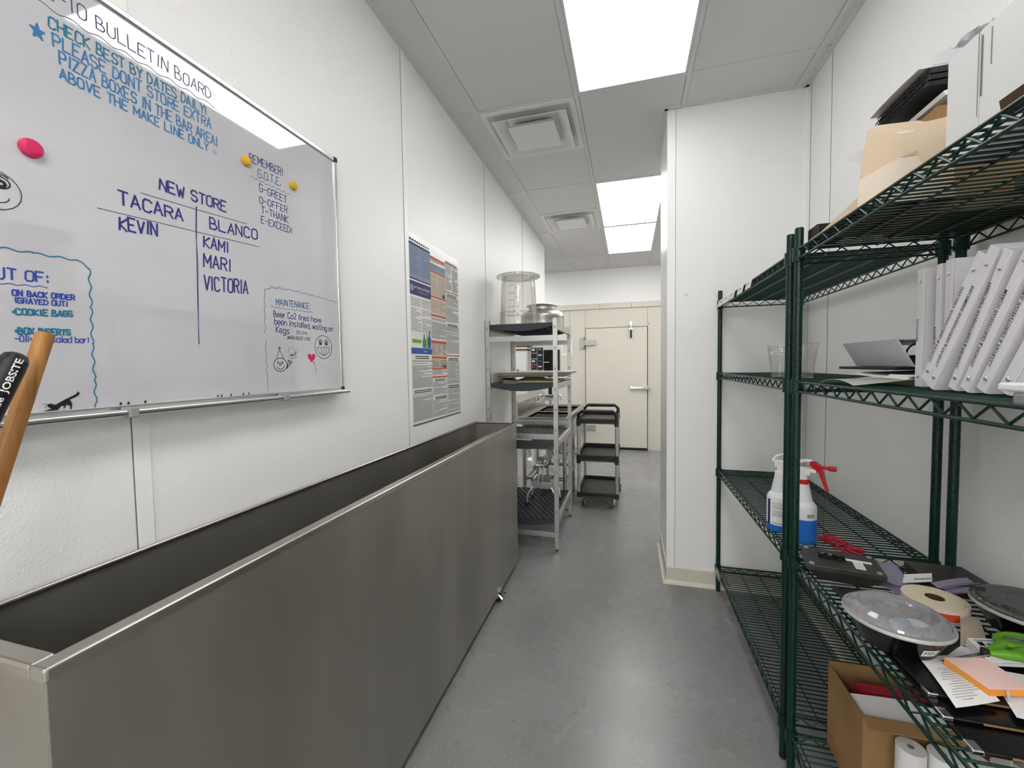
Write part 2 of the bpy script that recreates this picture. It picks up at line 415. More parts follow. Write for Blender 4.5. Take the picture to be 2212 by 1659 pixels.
# wall seam battens (division bars) with their dark joint line
n = 3
def seam(axis, pos, c, z0, z1, side, w=.033):
    global n
    m = MB()
    if axis == 'x':   # on a wall of constant x
        m.box(c, c+side*.0035, pos, pos+w, z0, z1, 0); m.box(c, c+side*.0012, pos-.0022, pos, z0, z1, 1)
    else:
        m.box(pos, pos+w, c, c+side*.0035, z0, z1, 0); m.box(pos+w, pos+w+.003, c, c+side*.0012, z0, z1, 1)
    struct(m.build('trim_%d' % n, [M_pvc, M_joint])); n += 1
for y in (-.56, .665, 1.888, 3.112): seam('x', y, WL, 0, CEIL, 1)
seam('x', 4.302, WL, OPEN_Z, CEIL, 1)
for y in (1.30, 2.527): seam('x', y, WR, 0, CEIL, -1, .0012)
m = MB(); m.box(WL-.125, WL+.004, END_Y-.001, END_Y+.004, OPEN_Z, CEIL); m.box(WL, WL+.004, END_Y-.035, END_Y, OPEN_Z, CEIL)
m.box(WL-.125, WL+.004, OPEN_Y-.001, OPEN_Y+.004, 0, OPEN_Z); m.box(WL, WL+.004, OPEN_Y-.03, OPEN_Y, 0, OPEN_Z)
struct(m.build('trim_%d' % n, M_pvc)); n += 1
# corner guards of the partition
m = MB(); m.box(PX-.004, PX+.044, PY-.004, PY, .105, CEIL-.002, 0); m.box(PX-.004, PX, PY, PY+.044, .105, CEIL-.002, 0)
m.box(PX+.044, PX+.0465, PY-.0015, PY, .105, CEIL-.002, 1)
struct(m.build('trim_%d' % n, [M_pvc, M_joint])); n += 1
m = MB(); m.box(WR-.032, WR, PY-.004, PY, 0.1, CEIL-.002, 0); m.box(WR-.004, WR, PY-.034, PY, .1, CEIL-.002, 0); m.box(WR-.0012, WR, PY-.0365, PY-.034, .1, CEIL-.002, 1)
struct(m.build('trim_%d' % n, [M_pvc, M_joint])); n += 1
# cove base
m = MB()
for (x, z, a) in ((.338, 1.842, .25), (.350, 1.84, -.2)): m.obox((x, PY-.0004, z), (.0012, 0, 0), (0, .0003, 0), (a*.012, 0, .009))
m.build('scuff', M_prt, bpy.data.objects['wall_partition'])
def cove(name, pts):
    m = MB(); prof = [(.004, .105), (.006, .1), (.006, .02), (.012, .008), (.026, .0)]
    for k in range(len(prof)-1):
        for (p, q) in zip(pts[:-1], pts[1:]):
            pass
    rows = []
    for off, z in prof:
        row = []
        for i, p in enumerate(pts):
            nx, ny = p[2], p[3]; row.append((p[0]+nx*off, p[1]+ny*off, z))
        rows.append(row)
    R, K = len(rows), len(pts)
    m.add([q for r in rows for q in r], [(i*K+j, (i+1)*K+j, (i+1)*K+j+1, i*K+j+1) for i in range(R-1) for j in range(K-1)], 0)
    top = [(p[0], p[1], .105) for p in pts]
    m.add(top+rows[0], [(j, K+j, K+j+1, j+1) for j in range(K-1)], 0)
    return struct(m.build(name, M_base))
cove('baseboard_partition', [(PX, 3.40, -1, 0), (PX, PY, -1, -1), (WR, PY, -1, -1)])
cove('baseboard_right', [(WR, PY-.03, -1, 0), (WR, -1.38, -1, 0)])
cove('baseboard_left', [(WL, -1.38, 1, 0), (WL, OPEN_Y, 1, 0)])

# ceiling lights, some added unseen as fill, and diffusers
for i, (x0, x1, y0, y1) in enumerate(LIGHTS):
    where = ['behind the big near panel, at the rear of the room', 'nearest, over the steel bin and rack', 'over the rack and black cart, nearer of a touching pair',
             'farther of a touching pair, next to the cooler wall', 'in the side room beyond the sink', 'added unseen behind the partition to brighten the far end', 'added as unseen fill light at the back, nearer row middle', 'added as unseen fill light at the back, nearer row left', 'added as unseen fill light at the back, nearer row right', 'added as unseen fill light at the back, deepest row middle', 'added as unseen fill light at the back, deepest row left', 'added as unseen fill light at the back, deepest row right'][i]
    t = thing('ceiling_light', ((x0+x1)/2, (y0+y1)/2, CEIL), 'glowing white ceiling light panel %s' % where, 'ceiling light', 'ceiling light panels')
    a, b, c, d = x0+bw+.001, x1-bw-.001, y0+bw+.001, y1-bw-.001
    f = MB()
    for bx in ((a, a+.012, c, d), (b-.012, b, c, d), (a+.012, b-.012, c, c+.012), (a+.012, b-.012, d-.012, d)): f.box(*bx, CEIL-.001, CEIL+.018)
    f.build('frame', M_grid, t)
    MB().box(a+.012, b-.012, c+.012, d-.012, CEIL+.001, CEIL+.012).build('diffuser', M_lamp[i], t)
def frustum(m, cx, cy, r0, z0, r1, z1, k=0, th=.002):
    v = []
    for r, z in ((r0, z0), (r1, z1), (r1-th*2, z1), (r0-th*2, z0+th)):
        v += [(cx-r, cy-r, z), (cx+r, cy-r, z), (cx+r, cy+r, z), (cx-r, cy+r, z)]
    f = []
    for a, b in ((0, 4), (4, 8), (8, 12), (12, 0)): f += [(a+i, a+(i+1) % 4, b+(i+1) % 4, b+i) for i in range(4)]
    m.add(v, f, k)
for i, (x0, x1, y0, y1) in enumerate(VENTS):
    cx, cy = (x0+x1)/2, (y0+y1)/2; R = .292
    t = thing('air_diffuser', (cx, cy, CEIL), ['white square air diffuser in the ceiling, the larger nearer one', 'white square air diffuser in the ceiling, the smaller farther one beside the light pair'][i], 'air vent', 'ceiling air diffusers')
    m = MB(); frustum(m, cx, cy, R, CEIL-.004, R-.035, CEIL-.004, 0, .0); m.v = []; m.f = []; m.m = []; m.sm = []
    for bx in ((cx-R, cx-R+.03, cy-R, cy+R), (cx+R-.03, cx+R, cy-R, cy+R), (cx-R+.03, cx+R-.03, cy-R, cy-R+.03), (cx-R+.03, cx+R-.03, cy+R-.03, cy+R)): m.box(*bx, CEIL-.005, CEIL+.01)
    frustum(m, cx, cy, R-.03, CEIL-.003, R-.062, CEIL+.018, 0, .001)
    m.build('flange', M_white, t)
    m = MB(); m.box(cx-.235, cx+.235, cy-.235, cy+.235, CEIL+.0185, CEIL+.0198, 0); m.lathe([(.10, .0180), (.0001, .0180)], (cx, cy, CEIL), 24, 1)
    m.build('duct_opening', [M_white, M_gap], t)
    m = MB(); frustum(m, cx, cy, .222, CEIL-.022, .165, CEIL+.012, 0, .002); frustum(m, cx, cy, .236, CEIL-.026, .222, CEIL-.022, 0, .002)
    m.build('louver_ring', M_white, t)
    m = MB(); m.box(cx-.15, cx+.15, cy-.15, cy+.15, CEIL-.034, CEIL-.031); frustum(m, cx, cy, .15, CEIL-.034, .118, CEIL+.005, 0, .002)
    m.lathe([(.042, -.0345), (.038, -.0365), (.0001, -.0365)], (cx, cy, CEIL), 20)
    m.build('center_plate', M_white, t)

# cooler door
d = struct(MB().box(-.693, .283, BY-.035, BY-.001, .04, 2.006).build('door_1', M_cool, bevel=.004))
m = MB()
for bx in ((-.703, -.694, 0, 2.016), (.284, .292, 0, 2.016)): m.box(bx[0], bx[1], BY-.006, BY-.0005, bx[2], bx[3])
m.box(-.703, .292, BY-.006, BY-.0005, 2.007, 2.016); m.box(-.703, .292, BY-.03, BY-.0005, .002, .038)
m.build('gap_strip', M_gap, d)  # dark strips colour in the gap round and under the door
for z in (1.775, .36):
    m = MB(); m.box(-.765, -.715, BY-.075, BY-.0005, z-.09, z+.09); m.box(-.715, -.535, BY-.06, BY-.036, z-.045, z+.045); m.box(-.76, -.72, BY-.08, BY-.075, z-.075, z+.075)
    m.build('hinge', M_alu, d, bevel=.006)
m = MB(); m.box(.02, .24, BY-.075, BY-.055, 1.005, 1.035); m.box(.02, .05, BY-.06, BY-.036, 1.0, 1.045); m.box(.225, .33, BY-.085, BY-.036, 1.0, 1.055)
m.build('latch_handle', M_chrome, d, bevel=.005)
m = MB(); m.box(.018, .05, BY-.07, BY-.0005, 2.03, 2.09); m.tube((.034, BY-.06, 1.985), (.034, BY-.06, 2.03), .016, 10); m.box(.008, .06, BY-.06, BY-.036, 1.965, 1.99)
m.build('door_closer', M_chrome, d, bevel=.003)
MB().tube((.034, BY-.055, 1.83), (.034, BY-.055, 1.965), .014, 10).build('closer_rod', M_rub, d)
m = MB(); m.box(.205, .262, BY-.0362, BY-.0353, 1.965, 1.978, 0); m.box(.208, .222, BY-.0366, BY-.0362, 1.967, 1.976, 1); m.box(.23, .25, BY-.0366, BY-.0362, 1.97, 1.973, 1)
m.build('door_sticker', [M_whitep, M_prd], d)
m = MB(); m.box(.300, .36, BY-.001, BY-.0003, 2.045, 2.063, 0); m.lathe([(.009, 0), (.0001, 0)], (.312, BY-.0012, 2.054), 12, 1, (0, -1, 0)); m.box(.325, .35, BY-.0014, BY-.001, 2.052, 2.056, 1)
tag(m.build('maker_sticker', [M_whitep, M_prd]), 'small white sticker with a dark dot beside the top corner of the cooler door', 'sticker')
# notice sheet on cooler wall
m = MB(); m.box(-1.10, -.915, BY-.004, BY-.0005, 1.57, 1.83, 0)
for k in range(13): m.box(-1.09, -1.09+random.uniform(.08, .165), BY-.0045, BY-.004, 1.80-.016*k, 1.804-.016*k, 1)
for x in (-1.05, -1.0, -.955): m.box(x, x+.003, BY-.0046, BY-.004, 1.62, 1.80, 1)
tag(m.build('wall_notice', [M_whitep, M_prt]), 'white printed notice sheet taped to the beige cooler wall left of its door', 'notice')

# ------------------------------------------------------------------ whiteboard
XB = -1.050
BY0, BY1, BZ0, BZ1 = .15, 1.352, 1.336, 2.196
wb = thing('whiteboard', (WL, (BY0+BY1)/2, BZ0), 'big aluminium-framed whiteboard covered in blue handwriting on the left wall', 'whiteboard')
p = MB(); p.box(WL+.001, XB, BY0+.012, BY1-.012, BZ0+.012, BZ1-.012, 0)
NAV, TEA, BLU, ULT, BLK, VIO, PNK = 1, 2, 3, 4, 5, 6, 7
CM = dict(n=NAV, t=TEA, b=BLU, u=ULT, k=VIO)
HW = [('E-10 BULLETIN BOARD', (.545, 2.125), (.873, 2.126), .027, 'k', 3), ('CHECK BEST BY DATES DAILY!', (.549, 2.071), (.857, 2.078), .022, 't', 5),
 ('PLEASE DONT STORE EXTRA', (.554, 2.04), (.868, 2.05), .024, 'b', 5), ('PIZZA BOXES IN THE BAR AREA!', (.562, 2.013), (.883, 2.013), .023, 'b', 5),
 ('ABOVE THE MAKE LINE ONLY', (.561, 1.985), (.858, 1.988), .020, 'b', 5), ('REMEMBER!', (.977, 2.02), (1.102, 2.029), .023, 'n', 4),
 ('G.O.T.E.', (1.005, 1.987), (1.092, 1.994), .023, 't', 4), ('G-GREET', (1.008, 1.947), (1.113, 1.948), .021, 'n', 4),
 ('O-OFFER', (1.006, 1.912), (1.115, 1.919), .020, 'n', 4), ('T-THANK', (1.011, 1.885), (1.117, 1.887), .02, 'n', 4),
 ('E-EXCEED!', (1.009, 1.855), (1.13, 1.858), .02, 'n', 4), ('NEW STORE', (.73, 1.842), (.901, 1.849), .026, 'n', 7),
 ('TACARA', (.646, 1.779), (.785, 1.787), .027, 'n', 7), ('KEVIN', (.645, 1.725), (.724, 1.735), .027, 'n', 7), ('BLANCO', (.848, 1.789), (.998, 1.802), .027, 'n', 7),
 ('KAMI', (.829, 1.737), (.903, 1.741), .028, 'n', 7), ('MARI', (.826, 1.687), (.908, 1.69), .032, 'n', 7), ('VICTORIA', (.825, 1.627), (.958, 1.639), .036, 'n', 7),
 ('OUT OF:', (.443, 1.584), (.529, 1.590), .019, 'u', 7), ('ON BACK ORDER', (.477, 1.559), (.565, 1.563), .0095, 'u', 6), ('(GRAYED OUT)', (.479, 1.546), (.554, 1.549), .0095, 'u', 5),
 ('*COOKIE BAGS', (.474, 1.525), (.56, 1.53), .0105, 't', 7), ('*BOX INSERTS', (.476, 1.491), (.555, 1.493), .011, 't', 7), ('-Olives (salad bar)', (.476, 1.477), (.584, 1.48), .011, 'u', 4),
 ('MAINTENANCE:', (1.052, 1.619), (1.199, 1.625), .019, 't', 4), ('Beer Co2 lines have', (1.041, 1.582), (1.249, 1.582), .018, 'n', 4),
 ('been installed, waiting on', (1.043, 1.559), (1.309, 1.555), .018, 'n', 4), ('Kegs', (1.048, 1.534), (1.103, 1.533), .018, 'n', 4),
 ('01/19', (1.132, 1.535), (1.176, 1.533), .010, 'n', 3), ('.WHEN BEER 1/30', (1.089, 1.516), (1.192, 1.516), .010, 'k', 2.5)]
for txt, a, b, h, c, w in HW: hand(p, txt, a, b, h, w*.00058 if b[0] > .6 else w*.00040, CM[c])
wavy(p, (.53, 2.107), (.879, 2.113), .003, .045, .0011, VIO)
p.add([(XB+.0007, .534+(.0105 if k % 2 == 0 else .0045)*cos(PI/2+PI*k/5), 2.050+(.0145 if k % 2 == 0 else .006)*sin(PI/2+PI*k/5)) for k in range(10)], [tuple(range(10))], BLU)
for k in range(5):
    a0 = PI/2+2*PI*k/5; a1 = a0+4*PI/5
    stroke(p, [(.534+.010*cos(a0), 2.050+.014*sin(a0)), (.534+.010*cos(a1), 2.050+.014*sin(a1))], .0028, BLU)
stroke(p, [(.871, 1.999), (.8712, 1.9985)], .002, BLU); stroke(p, [(.876, 1.999), (.8762, 1.9985)], .002, BLU); circ(p, (.8735, 1.995), .0045, .004, .0012, BLU, PI, 2*PI, 8)
wavy(p, (.978, 1.976), (1.13, 1.980), .0025, .02, .0012, TEA)
stroke(p, [(.692, 1.819), (.80, 1.825), (.963, 1.836)], .0014, NAV); stroke(p, [(.61, 1.757), (.80, 1.769), (1.003, 1.782)], .0014, NAV)
stroke(p, [(.816, 1.833), (.8125, 1.776), (.8135, 1.70), (.810, 1.60), (.806, 1.487)], .0016, NAV); stroke(p, [(.8185, 1.833), (.8145, 1.776), (.8115, 1.70), (.8085, 1.6), (.8075, 1.487)], .0013, NAV)
wavy(p, (.43, 1.575), (.525, 1.581), .0014, .02, .0013, ULT)
B = [(.42, 1.638), (.467, 1.639), (.508, 1.640), (.572, 1.642), (.590, 1.630), (.5895, 1.55), (.588, 1.479), (.588, 1.402), (.588, 1.341)]
for a, b in zip(B[:-1], B[1:]): wavy(p, a, b, .0018 if b[0]-a[0] > .005 else .0022, .03, .0021, TEA)
B = [(1.335, 1.665), (1.24, 1.671), (1.131, 1.675), (1.037, 1.671), (1.012, 1.655), (1.008, 1.527)]
for a, b in zip(B[:-1], B[1:]): wavy(p, a, b, .0024, .034, .0011, NAV)
wavy(p, (1.008, 1.504), (1.010, 1.354), .0024, .032, .0011, NAV); wavy(p, (1.034, 1.610), (1.206, 1.614), .002, .02, .0012, TEA)
# party face, horn and dots
circ(p, (1.061, 1.434), .026, .021, .0022, BLK); stroke(p, [(1.046, 1.455), (1.0595, 1.482), (1.074, 1.453)], .0018, BLK)
for q in ((1.052, 1.441), (1.069, 1.441)): circ(p, q, .003, .003, .0018, BLK, 0, 2*PI, 8)
circ(p, (1.061, 1.432), .014, .012, .002, BLK, PI*1.1, PI*1.95, 10); circ(p, (1.061, 1.435), .004, .004, .002, BLK, 0, 2*PI, 8)
for k in range(5): a = 2*PI*k/5; stroke(p, [(1.0595, 1.486), (1.0595+.008*cos(a), 1.486+.006*sin(a))], .0016, BLK)
stroke(p, [(1.086, 1.422), (1.093, 1.449), (1.109, 1.443), (1.086, 1.422)], .0018, BLK)
for k in range(4): stroke(p, [(1.089+.004*k, 1.428+.003*k), (1.0915+.004*k, 1.447-.001*k)], .0012, BLK)
for k in range(26):
    y, z = random.uniform(1.092, 1.126), random.uniform(1.452, 1.49); stroke(p, [(y, z), (y+.003, z+.002)], .0016, BLK)
# heart balloon
hp = [(1.195+.0165*sin(t)**3*1.1, 1.458+.0011*(13*cos(t)-5*cos(2*t)-2*cos(3*t)-cos(4*t))) for t in [2*PI*i/28 for i in range(28)]]
p.add([(XB+.0006, y, z) for y, z in hp], [tuple(range(28))], PNK)
stroke(p, [(1.202, 1.443), (1.206, 1.437), (1.209, 1.442)], .002, PNK); wavy(p, (1.206, 1.437), (1.216, 1.406), .0014, .018, .0011, PNK)
# round smiling face with tongue
circ(p, (1.255, 1.496), .043, .041, .002, BLK)
for q in (1.240, 1.270): circ(p, (q, 1.514), .008, .009, .0018, BLK); circ(p, (q, 1.512), .0035, .005, .003, BLK, 0, 2*PI, 8); circ(p, (q, 1.500), .009, .004, .0014, BLK, 0, PI, 8)
circ(p, (1.255, 1.494), .03, .026, .0018, BLK, PI, 2*PI, 14); stroke(p, [(1.225, 1.494), (1.285, 1.494)], .0015, BLK); circ(p, (1.255, 1.484), .012, .018, .0015, BLK, PI, 2*PI, 10); stroke(p, [(1.255, 1.492), (1.255, 1.474)], .0012, BLK)
stroke(p, [(1.243, 1.492), (1.243, 1.482)], .0012, BLK); stroke(p, [(1.267, 1.492), (1.267, 1.482)], .0012, BLK)
# big oval doodle at the frame edge
circ(p, (.462, 1.738), .036, .034, .0013, BLK); circ(p, (.471, 1.752), .013, .010, .002, BLK); circ(p, (.473, 1.750), .005, .005, .0045, BLK, 0, 2*PI, 8); circ(p, (.470, 1.762), .012, .004, .002, BLK, 0, PI, 8); circ(p, (.462, 1.728), .02, .012, .0013, BLK, PI, 2*PI, 10)
# stretching cat silhouette
cat = [(.505, 1.338), (.519, 1.342), (.514, 1.347), (.514, 1.351), (.519, 1.352), (.525, 1.349), (.531, 1.353), (.541, 1.359), (.549, 1.363), (.558, 1.368), (.559, 1.373), (.563, 1.369), (.56, 1.364), (.547, 1.357), (.55, 1.349), (.549, 1.339), (.546, 1.339), (.547, 1.344), (.542, 1.348), (.538, 1.341), (.536, 1.342), (.539, 1.346), (.534, 1.346), (.528, 1.339), (.523, 1.339)]
cat = [(y, z+.0105) for y, z in cat]
p.add([(XB+.0007, y, z) for y, z in cat][::-1], [tuple(range(len(cat)))], BLK)
for y, z in ((.51, 1.35), (.508, 1.357)): stroke(p, [(.516, 1.361), (y, z+.006)], .0008, BLK)
for y in (.631, .645, .678, .85, .861, .888, .926, .944): stroke(p, [(y, 1.3495), (y+.0004, 1.354)], .003, BLK); stroke(p, [(y-.003, 1.351), (y+.003, 1.351)], .0012, BLK)
p.build('panel', [M_board, M_navy, M_teal, M_blue, M_ultra, M_ink, M_violet, M_pink], wb)
f = MB()
f.box(WL+.0005, XB+.006, BY0, BY1, BZ1-.013, BZ1); f.box(WL+.0005, XB+.006, BY0, BY1, BZ0, BZ0+.013)
f.box(WL+.0005, XB+.006, BY0, BY0+.013, BZ0+.013, BZ1-.013); f.box(WL+.0005, XB+.006, BY1-.013, BY1, BZ0+.013, BZ1-.013)
f.build('frame', M_alub, wb, bevel=.002)
for z in (BZ0-.002, BZ1-.014): MB().box(WL+.0004, XB+.008, BY1-.015, BY1+.002, z, z+.017).build('corner_cap', M_prd, wb, bevel=.002)
t_ = MB(); t_.box(WL+.001, XB+.03, BY0+.02, BY1-.005, BZ0-.004, BZ0-.0005); t_.tube((XB+.030, BY0+.02, BZ0-.002), (XB+.030, BY1-.005, BZ0-.002), .0075, 12)
t_.build('pen_tray', M_alub, wb)
for y in (.632, 1.044): MB().box(XB+.01, XB+.041, y-.009, y+.009, BZ0-.013, BZ0+.009).build('tray_clip', M_prt, wb, bevel=.003)
def magnet(y, z, r, mat, label):
    m = MB().lathe([(r, 0), (r, .004), (r*.93, .008), (r*.6, .0105), (.0001, .011)], (XB+.0009, y, z), 28, 0, (1, 0, 0))
    return tag(m.build('magnet', mat), label, 'magnet', 'round magnets on the whiteboard')
magnet(.513, 1.829, .0165, M_pink, 'round hot pink magnet on the whiteboard')
magnet(.965, 2.013, .0135, M_yel, 'round yellow magnet just left of the word REMEMBER on the whiteboard')
magnet(1.139, 2.014, .0135, M_yel, 'round yellow magnet right of the letters G.O.T.E. near the whiteboard corner')

# ------------------------------------------------------------------ labour poster
PXp = WL+.0025
q = MB(); y0, y1, z0, z1 = 1.916, 2.556, 1.112, 2.108
q.box(WL+.0003, PXp, y0, y1, z0, z1, 0)
def pq(a, b, c, e, k, dx=.0005): q.add([(PXp+dx, a, c), (PXp+dx, b, c), (PXp+dx, b, e), (PXp+dx, a, e)], [(0, 1, 2, 3)], k)
c0, c1, c2, c3 = 1.922, 2.155, 2.352, 2.550
def lines(a, b, c, e, k=1, step=.0058, th=.0030, cols=1, dx=.001):
    w = (b-a)/cols
    for j in range(cols):
        z = e
        while z > c+step:
            ln = 1 if random.random() < .8 else random.uniform(.3, .9)
            pq(a+w*j+.006, a+w*j+.006+(w-.012)*ln, z-th, z, k, dx); z -= step*(1 if random.random() < .94 else 1.9)
W_, PG, PD, PN, PS, PC, PO, PT, PL, PB, PTE = range(11)
pq(y0, y1, z0, z0+.006, PN); pq(y0, c0, z0, 1.86, PN)
for k in range(9): pq(c0+.006+.025*k, c0+.024+.025*k, 2.070, 2.082-.0006*k, PD)
pq(c0, c1, 2.050, 2.063, PN); pq(c0, c1, 1.882, 2.050, PS); lines(c0, c1, 1.89, 2.04, PN, .012, .002, 2); pq(c0, c1, 1.874, 1.882, PN)
pq(c0, c1, 1.866, 1.874, W_); pq(c0, c1, 1.795, 1.866, PN)
text(q, 'Job Safety and Health', (PXp+.001, c0+.045, 1.832), (0, 1, 0), (0, 0, 1), .014, W_, .175); text(q, "IT'S THE LAW!", (PXp+.001, c0+.08, 1.811), (0, 1, 0), (0, 0, 1), .011, PS, .12)
q.lathe([(.018, 0), (.0001, 0)], (PXp+.001, c0+.022, 1.83), 16, PS, (1, 0, 0))
lines(c0, c1, 1.60, 1.782, PG, .0095, .0032, 2)
pq(c0+.012, c0+.11, 1.545, 1.565, PL); lines(c0+.01, c0+.11, 1.545, 1.562, PD, .008, .002)
for yy, kk, hh in ((2.065, PTE, .075), (2.10, PL, .085), (2.128, PB, .095)):
    q.add([(PXp+.001, yy+a, 1.522+b*hh) for a, b in ((-.016, 0), (.014, 0), (.02, .5), (.008, .72), (.006, 1), (-.004, 1.02), (-.008, .74), (-.02, .5))], [tuple(range(8))], kk)
pq(c0, c1, 1.488, 1.520, PB); text(q, 'osha.gov', (PXp+.001, c1-.10, 1.500), (0, 1, 0), (0, 0, 1), .008, W_)
for zz in (1.478, 1.468): pq(c0+.04, c1-.04, zz-.005, zz, PD)
lines(c0, c1, 1.305, 1.455, PG)
for zz in (1.296, 1.286): pq(c0+.02, c1-.015, zz-.005, zz, PD)
lines(c0, c1, 1.125, 1.275, PG)
pq(c1, c2, 2.03, 2.045, PO); lines(c1, c2, 2.01, 2.03, PG); pq(c1, c2, 2.000, 2.006, PO); pq(c1, c2, 1.966, 2.000, PC); lines(c1, c2, 1.97, 1.995, PN, .01, .002)
pq(c1, c2, 1.954, 1.966, PO); pq(c1, c2, 1.822, 1.954, PT); lines(c1, c2, 1.825, 1.945, PG, .0066, .0026, 2); pq(c2-.042, c2-.012, 1.826, 1.848, W_); pq(c2-.034, c2-.022, 1.83, 1.845, PD, .001)
pq(c1, c2, 1.814, 1.823, PO); pq(c1, c2, 1.718, 1.814, PT); lines(c1, c2, 1.722, 1.80, PG, .0066, .0026, 2)
pq(c1, c2, 1.706, 1.718, PO); lines(c1, c2, 1.575, 1.70, PG); pq(c1, c2, 1.553, 1.570, PO); pq(c1, c2, 1.478, 1.553, PT); lines(c1, c2, 1.482, 1.55, PG, .005, .003, 3)
pq(c1, c2, 1.466, 1.478, PO); pq(c1, c2, 1.412, 1.466, PT); lines(c1, c2, 1.415, 1.46, PG, .005, .003, 2); pq(c2-.065, c2-.006, 1.414, 1.426, W_); pq(c2-.05, c2-.02, 1.417, 1.423, PD, .0012)
pq(c1, c2, 1.402, 1.412, PO); lines(c1, c2, 1.37, 1.40, PG); pq(c1, c2, 1.355, 1.364, PO)
for zz in (1.347, 1.340): pq(c1+.03, c2-.03, zz-.004, zz, PD)
lines(c1, c2, 1.255, 1.33, PG)
for zz in (1.245, 1.236): pq(c1+.03, c2-.015, zz-.005, zz, PD)
lines(c1, c2, 1.125, 1.228, PG)
for k in range(7): pq(c2+.01+.025*k, c2+.028+.025*k, 2.052, 2.062, PD)
pq(c2, c3, 2.046, 2.051, PO); lines(c2, c3, 1.885, 2.043, PG, .0058, .003, 2); pq(c2, c3, 1.874, 1.881, PO)
for zz in (1.866, 1.857): pq(c2+.025, c3-.03, zz-.005, zz, PD)
lines(c2, c3, 1.69, 1.85, PG)
for zz in (1.682, 1.673): pq(c2+.02, c3-.02, zz-.005, zz, PD)
lines(c2, c3, 1.495, 1.665, PG); pq(c2, c3, 1.482, 1.489, PO)
for zz in (1.472, 1.463): pq(c2+.025, c3-.025, zz-.005, zz, PD)
lines(c2, c3, 1.31, 1.455, PG)
for zz in (1.301, 1.291): pq(c2+.015, c3-.015, zz-.005, zz, PD)
lines(c2, c3, 1.125, 1.284, PG)
for yy in (c1, c2): pq(yy-.0008, yy+.0008, z0, 2.06, PD, .0012)
M_post = pr('poster laminate', 'e0dfdc', .22)
tag(q.build('labor_law_poster', [M_post, M_prt, M_prd, M_prn, M_prs, M_prc, M_pro, M_prtan, M_prg, M_prb, M_prteal]), 'tall laminated three-column labor notice poster on the left wall above the steel bin', 'poster')

# ------------------------------------------------------------------ stainless bin
t = thing('stainless_bin', (-.91, 1.57, 0), 'long narrow open-topped stainless steel bin standing along the left wall', 'bin')
X0, X1, Y0, Y1, Z0, Z1 = -1.062, -.757, .350, 2.79, .042, 1.023
m = MB(); th = .004
m.box(X0, X0+th, Y0, Y1, Z0, Z1-.001); m.box(X1-th, X1, Y0, Y1, Z0, Z1-.001); m.box(X0+th, X1-th, Y0, Y0+th, Z0, Z1-.001); m.box(X0+th, X1-th, Y1-th, Y1, Z0, Z1-.001); m.box(X0+th, X1-th, Y0+th, Y1-th, .095, .10)
m.build('body', M_steel, t, bevel=.002)
m = MB()
def rail_(x0, x1, y0, y1, h=.012): m.box(x0, x1, y0, y1, Z1-h, Z1)
rail_(X1-.030, X1+.0015, Y0-.0015, Y1, .022); rail_(X0, X1-.030, Y0-.0015, Y0+.028, .022); rail_(X0, X0+.011, Y0+.028, Y1); rail_(X0+.011, X1-.030, Y1-.011, Y1)
m.build('rim', M_rim, t, bevel=.005, seg=3)
for (x, y) in ((-.775, 2.33), (-.775, .62), (-1.02, 2.5), (-1.02, .62)):
    c = MB(); c.lathe([(.010, -.011), (.029, -.011), (.031, -.007), (.031, .007), (.029, .011), (.010, .011)], (x+.012, y, .031), 20, 0, (.35, 1, 0)).build('caster', M_rub, t)
    c = ORG and bpy.data.objects[-1] if False else None
cs = [o for o in t.children if o.name.startswith('caster')]
for o, (x, y) in zip(cs, ((-.775, 2.33), (-.775, .62), (-1.02, 2.5), (-1.02, .62))):
    ORG[o.name] = ORG[t.name]
    k = MB(); k.obox((x+.008, y, .072), (.026, 0, 0), (0, .022, 0), (0, 0, .0025)); k.obox((x+.004, y+.016, .050), (.014, 0, 0), (0, .0015, 0), (.004, 0, .022)); k.obox((x+.014, y-.017, .050), (.014, 0, 0), (0, .0015, 0), (.004, 0, .022))
    k.tube((x+.012, y-.024, .031), (x+.012, y+.024, .031), .005, 8); k.obox((x+.042, y+.012, .050), (.018, .006, -.004), (0, .007, 0), (0, 0, .0015)); k.obox((x+.035, y-.022, .044), (.016, -.012, -.008), (.002, .006, 0), (0, 0, .0015))
    k.build('fork', M_chrome, o)

# broom and mop handles leaning over the near end of the bin
m = MB(); a, b = Vector((-.95, .0415, .012)), Vector((-.95, .4690, 1.488)); dd = (b-a).normalized()
m.path([a, b-dd*.004, b-dd*.001, b], [.0122, .0122, .0115, .0098], 20)
tag(m.build('broom_handle', M_wood), 'worn wooden broom stick leaning beside the black foam grip at the left edge', 'broom handle')
t = thing('mop_handle', (-.905, -.18, 0), 'mop handle with fat black foam grip leaning beside the wooden stick at the left edge', 'mop handle')
a, b = Vector((-.905, -.18, .012)), Vector((-.905, .413, 1.452)); dd = (b-a).normalized()
MB().tube(a, b-dd*.30, .011, 14).build('shaft', M_rub, t)
G = MB(); g0 = b-dd*.36; prof = [(.0001, 0), (.012, .001), (.0165, .008)]+[(.0172, .02+.03*i) for i in range(11)]+[(.0172, .335), (.0165, .347), (.013, .356), (.007, .3595), (.0001, .36)]
G.lathe(prof, g0, 28, 0, dd)
u, w = basis(dd)
ctr = b-dd*.15; view = Vector((0, 0, 1.4225))-ctr; view -= dd*view.dot(dd); view.normalize(); side = dd.cross(view).normalized()
if side.y < 0: side = -side
FLIP = True
def cyl(px, py, off=.020, ang0=.55):
    # px runs along the grip towards its tip, py across it
    an = ang0+(-1 if FLIP else 1)*py/.0172; return g0+dd*(off+px)+(view*cos(an)+side*sin(an))*.0176
text(G, 'Quickie', None, None, None, .0080, 1, .050, bold=.012, fmap=lambda x, y: cyl(x, y, .238))
